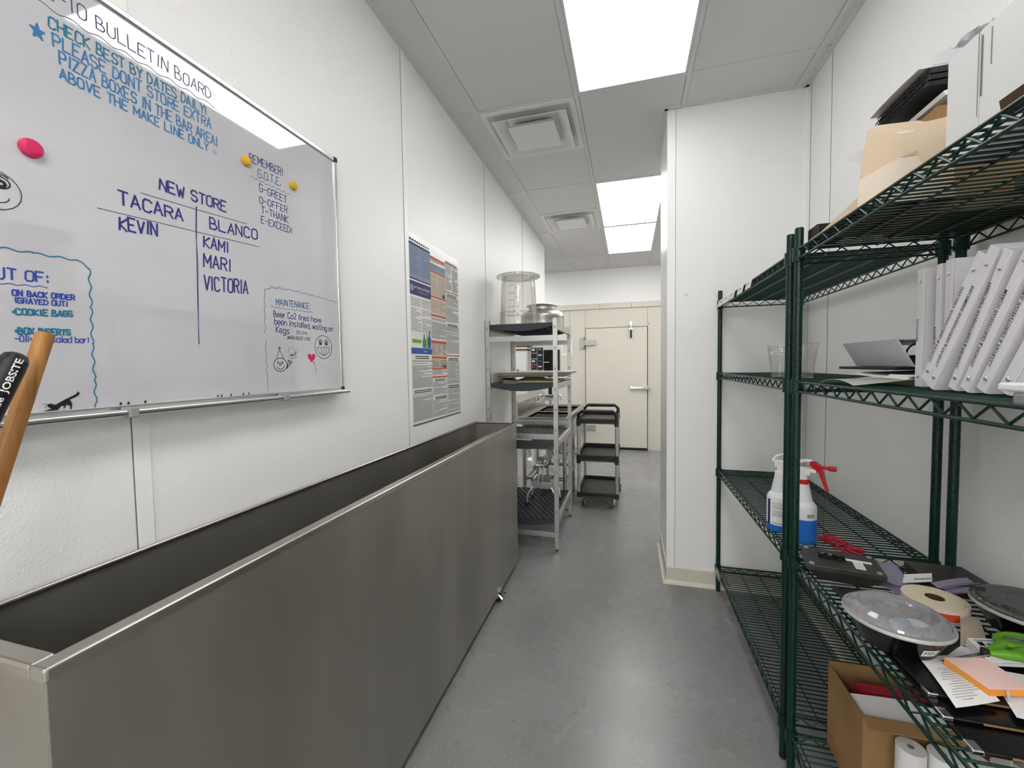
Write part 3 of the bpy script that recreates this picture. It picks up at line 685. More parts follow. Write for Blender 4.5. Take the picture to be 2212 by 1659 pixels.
text(G, 'JOBSITE', None, None, None, .0082, 1, .054, bold=.02, fmap=lambda x, y: cyl(x, y, .295))
G.build('grip', [M_black, M_whitep], t)

# ------------------------------------------------------------------ aluminium rack with grey polymer shelves
t = thing('storage_rack', (-.79, 3.46, 0), 'four-tier aluminium rack with grey perforated shelves between the steel bin and sink', 'rack')
AX0, AX1, AY0, AY1 = -1.071, -.513, 3.072, 3.853
for x0 in (AX0, AX1-.031):
    for y0 in (AY0, AY1-.031):
        m = MB(); m.box(x0, x0+.031, y0, y0+.031, .02, 1.768)
        for k in range(11): zz = .14+.155*k; m.box(x0+.010, x0+.021, y0-.0006, y0, zz, zz+.022, 1)
        pz = m.build('post', [M_alu, M_prt], t, bevel=.002)
        ORG[pz.name] = ORG[t.name]
        MB().lathe([(.013, 0), (.013, .012), (.008, .014), (.008, .022)], (x0+.0155, y0+.0155, 0), 14).build('foot', M_grub, pz)
for z in (1.622, .875, .127):
    for y0 in (AY0+.004, AY1-.027):
        m = MB(); m.box(AX0+.031, AX1-.031, y0, y0+.023, z-.02, z+.02); m.box(AX0+.031, AX1-.031, y0-.0012, y0, z-.008, z+.008)
        m.build('cross_rail', M_alu, t, bevel=.0015)
def holes(m, x0, x1, y0, y1, z, px, py, k=0):
    nx, ny = round((x1-x0)/px), round((y1-y0)/py); dx, dy = (x1-x0)/nx, (y1-y0)/ny; N = 12
    for j in range(ny):
        for i in range(nx):
            sh_ = .25 if j % 2 else -.25
            cx, cy = x0+dx*(i+.5+sh_), y0+dy*(j+.5)
            if i == 0 and j % 2: m.poly([(x0, cy-dy/2, z), (x0+dx*.25, cy-dy/2, z), (x0+dx*.25, cy+dy/2, z), (x0, cy+dy/2, z)], k)
            if i == nx-1 and j % 2 == 0: m.poly([(x1-dx*.25, cy-dy/2, z), (x1, cy-dy/2, z), (x1, cy+dy/2, z), (x1-dx*.25, cy+dy/2, z)], k)
            if i == 0 and not j % 2: cx += dx*.25
            if i == nx-1 and j % 2: cx -= dx*.25
            wx = dx/2 if not ((i == 0 and not j % 2) or (i == nx-1 and j % 2)) else dx*.375
            if wx < dx/2: cx += (-dx*.125 if i == 0 else dx*.125)
            inn = []; out = []
            for q in range(N):
                a = 2*PI*(q+.5)/N; c_, s_ = cos(a), sin(a); mm = max(abs(c_), abs(s_))
                out.append((cx+c_/mm*wx, cy+s_/mm*dy/2, z)); inn.append((cx+c_*min(wx*2, dy)*.40, cy+s_*min(wx*2, dy)*.40, z))
            low = [(p_[0], p_[1], z-.012) for p_ in inn]
            m.add(out+inn+low, [(q, (q+1) % N, N+(q+1) % N, N+q) for q in range(N)]+[(N+q, N+(q+1) % N, 2*N+(q+1) % N, 2*N+q) for q in range(N)], k)
for z in (1.735, 1.277, .832, .242):
    x0, x1, ya, yb = AX0+.033, AX1-.033, AY0+.006, AY1-.006
    m = MB(); holes(m, x0, x1, ya, yb, z, .0485, .0415)
    for y in (ya, (ya+yb)/2, yb):
        pts = [(x0, y, z)]+[(x0+(x1-x0)*i/16, y, z-.026-.030*sin(PI*i/16)) for i in range(17)]+[(x1, y, z)]
        m.prism(pts, (0, -.004 if y == yb else .004, 0))
    for k in range(1, 7): x = x0+(x1-x0)*k/7; m.box(x-.002, x+.002, ya+.004, yb-.004, z-.03, z-.012)
    sh = m.build('shelf', M_pgrey, t)
    ORG[sh.name] = ORG[t.name]
    for xr in ((AX1-.028, AX1-.004), (AX0+.004, AX0+.028)):
        m = MB(); m.box(xr[0], xr[1], AY0+.031, AY1-.031, z-.045, z+.004)
        m.build('side_rail', M_alu, t, bevel=.002)

# inverted measuring bucket, its lid, colander
SH = 1.7355
t = thing('measuring_bucket', (-.852, 3.262, SH), 'clear round measuring bucket turned upside down on top of the aluminium rack', 'bucket')
m = MB(); m.lathe([(.156, 0), (.156, .006), (.1505, .010), (.1495, .055), (.147, .10), (.146, .102), (.137, .30), (.131, .372), (.125, .3815), (.0001, .3815)], (-.852, 3.262, SH), 48)
m.ring((-.852, 3.262, SH), .1478, .1525, .098, .104, 48)
m.build('body', M_bkt, t)
for s in (-1, 1):
    cx = -.852+s*.166; MB().path([(cx-s*.012, 3.235, SH+.012), (cx+s*.012, 3.24, SH+.016), (cx+s*.016, 3.262, SH+.018), (cx+s*.012, 3.284, SH+.016), (cx-s*.012, 3.289, SH+.012)], .005, 8).build('handle', M_clr, t)
m = MB()
def bk(ang, z, rr=.0008):
    r = .1495-(.0185)*max(0, z-.05)/.32+rr; a = -PI/2+.05+ang; return (-.852+r*cos(a), 3.262+r*sin(a), SH+z)
m.add([bk(-.012, .05), bk(.012, .05), bk(.012, .355), bk(-.012, .355)], [(0, 1, 2, 3)], 1)
m.add([bk(-.016, .045, .001), bk(-.009, .045, .001), bk(-.009, .355, .001), bk(-.016, .355, .001)], [(0, 1, 2, 3)], 0)
for z, s_ in ((.302, '4 QT'), (.243, '8 QT'), (.188, '12 QT'), (.136, '16 QT'), (.088, '20 QT'), (.066, '22 QT')):
    m.add([bk(-.06, z-.001, .001), bk(-.012, z-.001, .001), bk(-.012, z+.001, .001), bk(-.06, z+.001, .001)], [(0, 1, 2, 3)], 0)
    text(m, s_, None, None, None, .010, 0, .045, fmap=lambda x, y, z=z: bk(-.07-x/.145, z+.004-y, .001))
for z, s_ in ((.283, '5L'), (.208, '10L'), (.136, '15L'), (.076, '20L')):
    m.add([bk(.012, z-.001, .001), bk(.06, z-.001, .001), bk(.06, z+.001, .001), bk(.012, z+.001, .001)], [(0, 1, 2, 3)], 0)
    text(m, s_, None, None, None, .010, 0, fmap=lambda x, y, z=z, L=len(s_): bk(.07+.05*L-x/.145, z+.004-y, .001))
m.build('graduation_marks', [M_crim, M_white], t)
m = MB(); m.lathe([(.0001, .0005), (.13, .0005), (.134, .004), (.172, .004), (.175, .002), (.175, .014), (.170, .016), (.13, .016), (.126, .008), (.0001, .008)], (-.852, 3.262, SH+.3815), 48)
tag(m.build('bucket_lid', M_bkt), 'clear round lid lying on the upturned measuring bucket', 'lid')
t = thing('colander', (-.735, 3.645, SH), 'dull aluminium colander upside down behind the clear bucket on the rack', 'colander')
m = MB(); cc = (-.735, 3.645, SH)
def cp(a, z):
    r = .192 if z < .075 else .192
    return (cc[0]+r*cos(a), cc[1]+r*sin(a), cc[2]+z)
N1, K1 = 72, 7; z0_, z1_ = .018, .102
for j in range(K1):
    for i in range(N1):
        a0, a1 = 2*PI*i/N1, 2*PI*(i+1)/N1; za, zb = z0_+(z1_-z0_)*j/K1, z0_+(z1_-z0_)*(j+1)/K1
        out = []; inn = []
        for q in range(8):
            th_ = 2*PI*(q+.5)/8; c_, s_ = cos(th_), sin(th_); mm = max(abs(c_), abs(s_))
            out.append(cp((a0+a1)/2+c_/mm*(a1-a0)/2, (za+zb)/2+s_/mm*(zb-za)/2)); inn.append(cp((a0+a1)/2+c_*(a1-a0)*.24, (za+zb)/2+s_*(zb-za)*.32))
        m.add(out+inn, [(q, (q+1) % 8, 8+(q+1) % 8, 8+q) for q in range(8)], 0, True)
m.lathe([(.2, 0), (.203, .004), (.2, .008), (.192, .010), (.192, .018)], cc, 72); m.lathe([(.192, .102), (.188, .118), (.175, .138), (.152, .152), (.130, .160), (.122, .164)], cc, 72)
m.lathe([(.19, .102), (.185, .118), (.172, .136), (.0001, .148)], cc, 48)
m.build('bowl', M_col, t, ang=1.2)
MB().lathe([(.122, .160), (.119, .166), (.119, .186), (.124, .192), (.138, .196), (.141, .201), (.138, .205), (.118, .203), (.112, .190), (.112, .16)], cc, 56).build('foot_ring', M_col, t)
for s in (-1, 1):
    MB().path([(cc[0]+.195*cos(s*.9-.5), cc[1]+.195*sin(s*.9-.5), SH+.006)]+[(cc[0]+(.195+.030*sin(PI*i/6))*cos(s*.9-.5+.18*(i/6-.5)*2+.0), cc[1]+(.195+.030*sin(PI*i/6))*sin(s*.9-.5+.18*(i/6-.5)*2), SH+.008) for i in range(1, 6)], .004, 8).build('handle', M_col, t)
# trays, pans and boards on the second tier
S2 = 1.2775
def tray(c, L, W_t, h, rot, tilt, mat, label, name='serving_tray', grp='trays on the rack'):
    m = MB(); e1 = Vector((cos(rot), sin(rot), tilt)); e2 = Vector((-sin(rot), cos(rot), 0)); e3 = e1.cross(e2).normalized(); c = Vector(c)
    def rr(l, w, r, z, N=6):
        P = []
        for sx, sy, a in ((1, 1, 0), (-1, 1, PI/2), (-1, -1, PI), (1, -1, 3*PI/2)):
            for i in range(N+1): b_ = a+PI/2*i/N; P.append(c+e1*(sx*(l-r)+r*cos(b_))+e2*(sy*(w-r)+r*sin(b_))+e3*z)
        return P
    rings = [rr(L/2-.045, W_t/2-.045, .03, .003), rr(L/2-.03, W_t/2-.03, .04, .004), rr(L/2-.012, W_t/2-.012, .05, h-.003), rr(L/2, W_t/2, .055, h), rr(L/2, W_t/2, .055, h-.004), rr(L/2-.012, W_t/2-.012, .05, h-.006), rr(L/2-.03, W_t/2-.03, .04, 0)]
    K = len(rings[0]); m.add([p_ for r in rings for p_ in r], [(a*K+i, a*K+(i+1) % K, (a+1)*K+(i+1) % K, (a+1)*K+i) for a in range(len(rings)-1) for i in range(K)], 0, True)
    m.add(rings[0], [tuple(range(K))]); m.add(rings[-1], [tuple(range(K))[::-1]])
    return tag(m.build(name, mat), label, 'tray', grp)
def lid(c, r, h, mat, label, name='pan_lid', up=False):
    m = MB(); m.lathe([(.0001, h), (r*.55, h*.92), (r*.9, h*.35), (r*.95, h*.2), (r, h*.2), (r, 0), (r*.94, 0), (r*.88, h*.25), (.0001, h*.8)], c, 36)
    if up: m.lathe([(.012, h), (.012, h+.012), (.020, h+.016), (.018, h+.022), (.0001, h+.023)], c, 16)
    return tag(m.build(name, mat), label, 'lid')
tag(MB().box(-1.0, -.56, 3.30, 3.70, S2, S2+.012).build('cutting_board', M_cream, bevel=.004), 'thin cream cutting board at the bottom of the pile on the second rack tier', 'cutting board')
lid((-.90, 3.185, S2), .075, .022, M_steel, 'small dull metal pan lid in front under the trays on the second tier')
lid((-.795, 3.54, S2+.0125), .13, .030, M_tray, 'olive-grey round lid under the trays on the second rack tier')
lid((-.990, 3.40, S2+.0125), .07, .026, M_sink, 'shiny round pan lid at the wall side under the trays on the second tier')
tag(MB().box(-.72, -.505, 3.60, 3.80, S2+.0125, S2+.0225).build('cutting_board', M_whitep, bevel=.004), 'small white cutting board at the right end of the second rack tier', 'cutting board')
tray((-.77, 3.46, S2+.046), .60, .44, .020, .06, .0, M_tray, 'olive-cream flat serving tray lying low in the pile on the second rack tier')
tray((-.74, 3.50, S2+.068), .62, .46, .020, -.04, .004, M_whitep, 'pale flat serving tray topmost on the second rack tier, sticking out towards the cart')
tag(MB().box(-1.03, -.735, 3.12, 3.30, .8325, .8405).build('cutting_board', M_cream, bevel=.003), 'cream board lying on the third rack tier', 'cutting board')
# hand slicer on the lowest tier
t = thing('food_slicer', (-.70, 3.42, .2425), 'metal hand-operated food slicer with bent legs on the lowest rack tier', 'slicer')
sx, sy, sz = -.70, 3.42, .2425
m = MB(); m.box(sx-.085, sx+.085, sy-.06, sy+.16, sz+.155, sz+.20); m.box(sx-.075, sx+.075, sy-.062, sy-.058, sz+.17, sz+.205); m.build('bed', M_alu, t, bevel=.004)
m = MB()
for k in range(5): m.tube((sx-.07, sy-.03+.035*k, sz+.215), (sx+.07, sy-.03+.035*k, sz+.215), .005, 8)
m.box(sx-.088, sx-.074, sy-.06, sy+.16, sz+.20, sz+.23); m.box(sx+.074, sx+.088, sy-.06, sy+.16, sz+.20, sz+.23); m.build('blade_frame', M_chrome, t)
m = MB()
for s in (-1, 1): m.tube((sx-.014+s*.016, sy-.075, sz+.175), (sx-.010+s*.018, sy+.03, sz+.40), .0055, 8)
m.tube((sx-.055, sy+.028, sz+.378), (sx+.035, sy+.028, sz+.378), .006, 8); m.box(sx-.026, sx+.008, sy+.015, sy+.04, sz+.36, sz+.392); m.build('guide_rods', M_alub, t)
for s in (-1, 1):
    for yy in (sy-.05, sy+.15):
        lg = MB().path([(sx+s*.075, yy, sz+.165), (sx+s*.09, yy-.01, sz+.14), (sx+s*.115, yy-.02, sz+.10), (sx+s*.122, yy-.03, sz+.018)], .0085, 10).build('leg', M_alub, t)
        ORG[lg.name] = ORG[t.name]
        MB().tube((sx+s*.122, yy-.03, sz), (sx+s*.122, yy-.03, sz+.03), .014, 12).build('rubber_foot', M_rub, lg)

# ------------------------------------------------------------------ sink in the opening
t = thing('compartment_sink', (-.80, 4.58, 0), 'stainless compartment sink with tall splash standing in the wall opening behind the rack', 'sink')
KX0, KX1, KY0, KY1, KZ = -1.045, -.552, 3.93, 5.26, .90
m = MB()
for bx in ((KX0, KX1, KY0, KY0+.05), (KX0, KX1, KY1-.05, KY1), (KX1-.05, KX1, KY0+.05, KY1-.05), (KX0, KX0+.05, KY0+.05, KY1-.05), (KX0+.05, KX1-.05, 4.57, 4.62)): m.box(bx[0], bx[1], bx[2], bx[3], KZ-.035, KZ-.006)
for bx in ((KX0, KX1, KY0-.004, KY0+.018), (KX0, KX1, KY1-.018, KY1+.004), (KX1-.016, KX1+.006, KY0, KY1)): m.box(bx[0], bx[1], bx[2], bx[3], KZ-.045, KZ+.012)
m.build('rim', M_sink, t, bevel=.004)
for ya, yb in ((KY0+.05, 4.57), (4.62, KY1-.05)):
    a, b, z = KX0+.05, KX1-.05, KZ-.007
    m = MB()
    for bx in ((a-.003, a, ya, yb), (b, b+.003, ya, yb), (a, b, ya-.003, ya), (a, b, yb, yb+.003)): m.box(bx[0], bx[1], bx[2], bx[3], z-.30, z)
    m.box(a, b, ya, yb, z-.303, z-.30); m.build('basin', M_sink, t)
m = MB(); m.box(KX0-.012, KX0, KY0-.004, KY1+.02, KZ-.03, 1.05); m.prism([(KX0, KY0-.004, 1.05), (KX0-.012, KY0-.004, 1.05), (KX0-.06, KY0-.004, 1.108), (KX0-.05, KY0-.004, 1.112)], (0, KY1-KY0+.024, 0)); m.build('backsplash', M_sink, t)
m = MB(); fy = 4.60; fx = KX0
for yy in (fy-.10, fy+.10): m.tube((fx, yy, 1.0), (fx+.05, yy, 1.0), .014, 12); m.tube((fx+.05, yy, .985), (fx+.05, yy, 1.06), .011, 10); m.box(fx+.035, fx+.10, yy-.006, yy+.006, 1.055, 1.066)
m.tube((fx+.05, fy-.12, 1.0), (fx+.05, fy+.12, 1.0), .015, 12); m.path([(fx+.05, fy, 1.0), (fx+.055, fy, 1.05), (fx+.075, fy, 1.072), (fx+.12, fy, 1.077), (fx+.29, fy, 1.077), (fx+.315, fy, 1.07), (fx+.32, fy, 1.03)], .010, 10); m.build('faucet', M_chrome, t)
for x, y in ((KX0+.04, KY0+.06), (KX1-.05, KY0+.06), (KX0+.04, 4.6), (KX1-.05, 4.6), (KX0+.04, KY1-.06), (KX1-.05, KY1-.06)):
    lg = MB().tube((x, y, .02), (x, y, KZ-.03), .0205, 14).build('leg', M_sink, t)
    ORG[lg.name] = ORG[t.name]
    MB().lathe([(.022, 0), (.022, .008), (.014, .012), (.014, .022)], (x, y, 0), 12).build('foot', M_grub, lg)
m = MB()
for x in (KX0+.04, KX1-.05): m.tube((x, KY0+.06, .27), (x, KY1-.06, .27), .0165, 12)
for y in (KY0+.06, 4.6, KY1-.06): m.tube((KX0+.04, y, .30), (KX1-.05, y, .30), .0165, 12)
m.build('stretcher', M_sink, t)
m = MB()
for yy in (4.25, 4.91): m.tube((-.80, yy, .47), (-.80, yy, .585), .04, 14); m.path([(-.80, yy, .49), (-.80, yy, .40), (-.83, yy, .36), (-.95, yy, .35)], .02, 10)
m.tube((-.95, 4.2, .35), (-.95, 4.95, .33), .022, 12); m.build('drain_pipe', M_sink, t)
m = MB(); m.path([(-.84, 4.25, .55), (-.72, 4.12, .52), (-.68, 4.05, .47)], .008, 8); m.box(-.70, -.66, 4.03, 4.07, .44, .48); m.build('drain_lever', M_chrome, t)
m = MB(); m.lathe([(.0001, .002), (.095, .002), (.098, 0), (.105, .42), (.112, .43), (.112, .445), (.10, .445), (.093, .012), (.0001, .01)], (-1.20, 5.60, 0), 28); tag(m.build('waste_pail', M_whitep), 'white round pail on the floor past the far end of the sink', 'pail')

# ------------------------------------------------------------------ side room seen through the rack
t = thing('tall_cabinet', (-2.25, 8.6, 0), 'tall white cabinet with a dark handle far off in the side room', 'cabinet')
MB().box(-2.52, -2.01, 8.36, 8.86, .05, 1.68).build('body', M_white, t, bevel=.004)
dr = MB().box(-2.50, -2.03, 8.343, 8.359, .10, 1.65).build('door', M_white, t, bevel=.002); ORG[dr.name] = ORG[t.name]
MB().obox((-2.215, 8.325, 1.30), (.012, 0, .03), (0, .012, 0), (.008, 0, -.006)).build('handle', M_rub, dr)
m = MB(); m.box(-2.55, -2.02, 8.38, 8.84, 1.681, 1.86, 0)
for z in (1.715, 1.79): m.box(-2.552, -2.018, 8.378, 8.842, z, z+.032, 1)
tag(m.build('striped_box', [M_maniL, M_brown]), 'cream box with two dark brown bands on top of the white cabinet', 'box')
t = thing('work_table', (-1.55, 6.45, 0), 'stainless work table holding the black monitor in the side room', 'table')
MB().box(-1.95, -1.10, 6.15, 6.85, .88, .92).build('tabletop', M_sink, t, bevel=.004)
for x in (-1.91, -1.14):
    for y in (6.19, 6.81): MB().tube((x, y, 0), (x, y, .88), .02, 12).build('leg', M_sink, t)
t = thing('monitor', (-1.2, 6.45, .92), 'big black monitor box standing on the side room table', 'monitor')
m = MB(); m.box(-1.375, -1.035, 6.40, 6.50, 1.285, 1.65); m.box(-1.34, -1.07, 6.50, 6.60, 1.33, 1.61); m.build('housing', M_black, t, bevel=.008)
MB().box(-1.36, -1.05, 6.396, 6.3995, 1.30, 1.635).build('screen', M_scr, t)
m = MB(); m.tube((-1.2, 6.5, .935), (-1.2, 6.5, 1.30), .03, 14); m.box(-1.33, -1.07, 6.38, 6.62, .92, .935); m.build('stand', M_black, t)
t = thing('card_rack', (-1.37, 6.05, 0), 'white wire rack hung with dark and coloured cards left of the black monitor', 'card rack')
m = MB()
for x in (-1.40, -1.30, -1.215): m.tube((x, 6.05, 1.335), (x, 6.05, 1.68), .004, 6)
for z in (1.335, 1.45, 1.56, 1.68): m.tube((-1.40, 6.05, z), (-1.20, 6.05, z), .004, 6)
m.tube((-1.315, 6.06, .03), (-1.315, 6.06, 1.68), .012, 10); m.tube((-1.20, 6.05, 1.455), (-1.13, 6.03, 1.455), .006, 6); m.build('grid', M_white, t)
MB().lathe([(.16, 0), (.16, .01), (.02, .03), (.0001, .03)], (-1.315, 6.06, 0), 24).build('base', M_white, t)
cols = [M_redp, M_prd, M_prn, M_prteal, M_prd, M_prb, M_prd, M_prs]
for i in range(2):
    for j in range(4):
        m = MB(); x = -1.396+.097*i; z = 1.345+.084*j; m.box(x, x+.086, 6.034, 6.038, z, z+.074, 0)
        m.box(x+.012, x+.06, 6.0335, 6.034, z+.03+.01*(i % 2), z+.058, 1 if (i+j) % 2 else 2)
        m.build('card', [M_prd, M_whitep, cols[(i*4+j) % 8]], t)

# ------------------------------------------------------------------ utility cart
t = thing('utility_cart', (-.30, 4.44, 0), 'black three-shelf utility cart with grey uprights and casters in front of the cooler door', 'cart')
CX0, CX1, CY0, CY1 = -.497, -.100, 4.11, 4.77
for zb, zt in ((.834, .886), (.462, .524), (.100, .152)):
    m = MB(); w = .018
    m.box(CX0, CX1, CY0, CY1, zb, zb+.018, 1); m.box(CX0, CX1, CY0, CY0+w, zb+.018, zt); m.box(CX0, CX1, CY1-w, CY1, zb+.018, zt); m.box(CX0, CX0+w, CY0+w, CY1-w, zb+.018, zt); m.box(CX1-w, CX1, CY0+w, CY1-w, zb+.018, zt)
    for x in (CX0-.004, CX1-.036):
        for y in (CY0-.004, CY1-.036): m.box(x, x+.04, y, y+.04, zb-.022 if zb > .2 else zb, zt+.001)
    m.build('tray', [M_black, M_blackt], t, bevel=.004)
for x in (CX0+.015, CX1-.015):
    for y in (CY0+.015, CY1-.015):
        m = MB(); m.tube((x, y, .153), (x, y, .440), .0155, 14); m.tube((x, y, .525), (x, y, .812), .0155, 14); m.build('upright', M_alu, t)
for y, s in ((CY0+.015, -1), (CY1-.015, 1)):
    m = MB()
    P = [(CX0+.016, y, .84), (CX0+.016, y, .925), (CX0+.05, y+s*.01, .957), (CX1-.05, y+s*.01, .957), (CX1-.016, y, .925), (CX1-.016, y, .84)]
    m.path(P, .017, 12); m.path([(CX0+.07, y+s*.01, .957), (CX1-.07, y+s*.01, .957)], .0185, 12); m.build('handle', M_black, t, ang=1.0)
for i, (x, y) in enumerate(((CX0+.05, CY0+.04), (CX1-.05, CY0+.05), (CX0+.05, CY1-.05), (CX1-.01, CY1-.03))):
    an = (.5, -.45, .3, -.2)[i]; ax = Vector((cos(an), sin(an), 0)); fw = Vector((-ax.y, ax.x, 0))
    c = Vector((x, y, .0425))-fw*.018+ax*(.0 if i != 3 else .012)
    k = MB().lathe([(.012, -.012), (.038, -.012), (.0425, -.009), (.0425, .009), (.038, .012), (.012, .012)], c, 24, 0, ax).build('caster', M_grub, t); ORG[k.name] = ORG[t.name]
    MB().lathe([(.0001, -.0125), (.028, -.0125), (.028, .0125), (.0001, .0125)], c, 20, 0, ax).build('hub', M_rub, k)
    f = MB(); 
    for s in (-1, 1):
        q0 = c+ax*s*.0145; top = Vector((x, y, .095))+ax*s*.0145
        f.prism([q0-fw*.010-Vector((0, 0, .012)), q0+fw*.010-Vector((0, 0, .012)), top+fw*.034, top-fw*.030], ax*s*.002)
    f.obox((x, y, .097), ax*.030, fw*.036, (0, 0, .0022)); f.build('fork', M_chrome, k)

# ------------------------------------------------------------------ green wire shelving
SX0, SX1 = .531, .950
def post_mesh(m, x, y):
    prof = [(.0001, 0), (.011, 0), (.0125, .004)]
    z = .03
    while z < 1.83: prof += [(.0125, z-.0010), (.0117, z-.0004), (.0117, z+.0004), (.0125, z+.0010)]; z += .0254
    prof += [(.0125, 1.846), (.0115, 1.85), (.0001, 1.85)]
    m.lathe(prof, (x, y, 0), 18)
def wire_shelf(name_t, y0, y1, label, tops=(1.785, 1.357, .765, .160)):
    t = thing(name_t, ((SX0+SX1)/2, (y0+y1)/2, 0), label, 'shelving', 'green wire shelving units')
    for x in (SX0, SX1):
        for y in (y0, y1):
            m = MB(); post_mesh(m, x, y); m.build('post', M_green, t, ang=1.2)
    for z in tops:
        m = MB(); rt, rb = z-.0035, z-.034; r = .0036
        xa, xb = SX0-.004, SX1+.004
        for x in (xa, xb):
            for zz in (rt, rb): m.tube((x, y0+.013, zz), (x, y1-.013, zz), r, 8)
        for y in (y0+.002, y1-.002):
            for zz in (rt, rb): m.tube((SX0+.013, y, zz), (SX1-.013, y, zz), r, 8)
        L = y1-y0-.05; k = round(L/.0635)
        for x in (xa, xb):
            P = []
            for i in range(2*k+1): P.append((x, y0+.025+L*i/(2*k), rb+.003 if i % 2 == 0 else rt-.003))
            m.path(P, .0026, 6)
        L = SX1-SX0-.05; k = round(L/.066)
        for y in (y0+.002, y1-.002):
            m.path([(SX0+.025+L*i/(2*k), y, rb+.003 if i % 2 == 0 else rt-.003) for i in range(2*k+1)], .0026, 6)
        k = round((y1-y0-.03)/.0232)
        for i in range(k+1):
            y = y0+.015+(y1-y0-.03)*i/k; m.tube((xa, y, z-.0024), (xb, y, z-.0026), .0026, 6)
        for fx in (.27, .5, .73):
            x = xa+(xb-xa)*fx
            for zz in (z-.0075,): m.tube((x, y0, zz), (x, y1, zz), .003, 6)
        for fx in (.04, .96): x = xa+(xb-xa)*fx; m.tube((x, y0, z-.0075), (x, y1, z-.0075), .0024, 6)
        for x in (SX0, SX1):
            for y in (y0, y1): m.lathe([(.0128, z-.042), (.0185, z-.042), (.0178, z+.004), (.0128, z+.004)], (x, y, 0), 18)
        m.build('wire_shelf', M_green, t)
    return t
wire_shelf('wire_shelving', 1.640, 2.776, 'dark green wire shelving unit holding the spray bottles, farther one against the partition')
wire_shelf('wire_shelving', .42, 1.567, 'dark green wire shelving unit full of binders and office clutter, nearer one')
T1, T2, T3, T4 = 1.7855, 1.3575, .7655, .1605
for (ya, yb, wd) in ((2.846, 2.737, 'first, at the outer corner post'), (2.724, 2.613, 'second from the corner post'), (2.602, 2.48, 'third from the corner post'), (2.469, 2.36, 'fourth from the corner post'), (2.295, 2.193, 'fifth from the corner post'), (2.146, 2.057, 'sixth and last, nearest the post pair')):
    m = MB(); x = SX0-.0145; c = .9
    yb_ = yb; ya_ = min(ya, 2.79)
    m.obox((x, (ya_+yb_)/2, T1-.018), (.0008, 0, 0), (0, (ya_-yb_)/2, 0), (.004, 0, .020), 0); m.obox((x-.0012, (ya_+yb_)/2, T1-.016), (.0003, 0, 0), (0, (ya_-yb_)/2*.8, 0), (.002, 0, .010), 1); m.obox((x-.0016, (ya_+yb_)/2, T1-.015), (.0002, 0, 0), (0, (ya_-yb_)/2*.5, 0), (.0005, 0, .002), 2)
    tag(m.build('label_holder', [M_whitep, M_whitep, M_redp]), 'white label holder clipped to the far top shelf, %s' % wd, 'label holder', 'label holders on the top shelf edge')
m = MB(); m.obox((SX0-.016, 2.70, T4-.018), (.0008, 0, 0), (0, .06, 0), (.003, 0, .019)); tag(m.build('label_holder', M_lid), 'empty clear label holder on the lowest far shelf by the corner post', 'label holder')

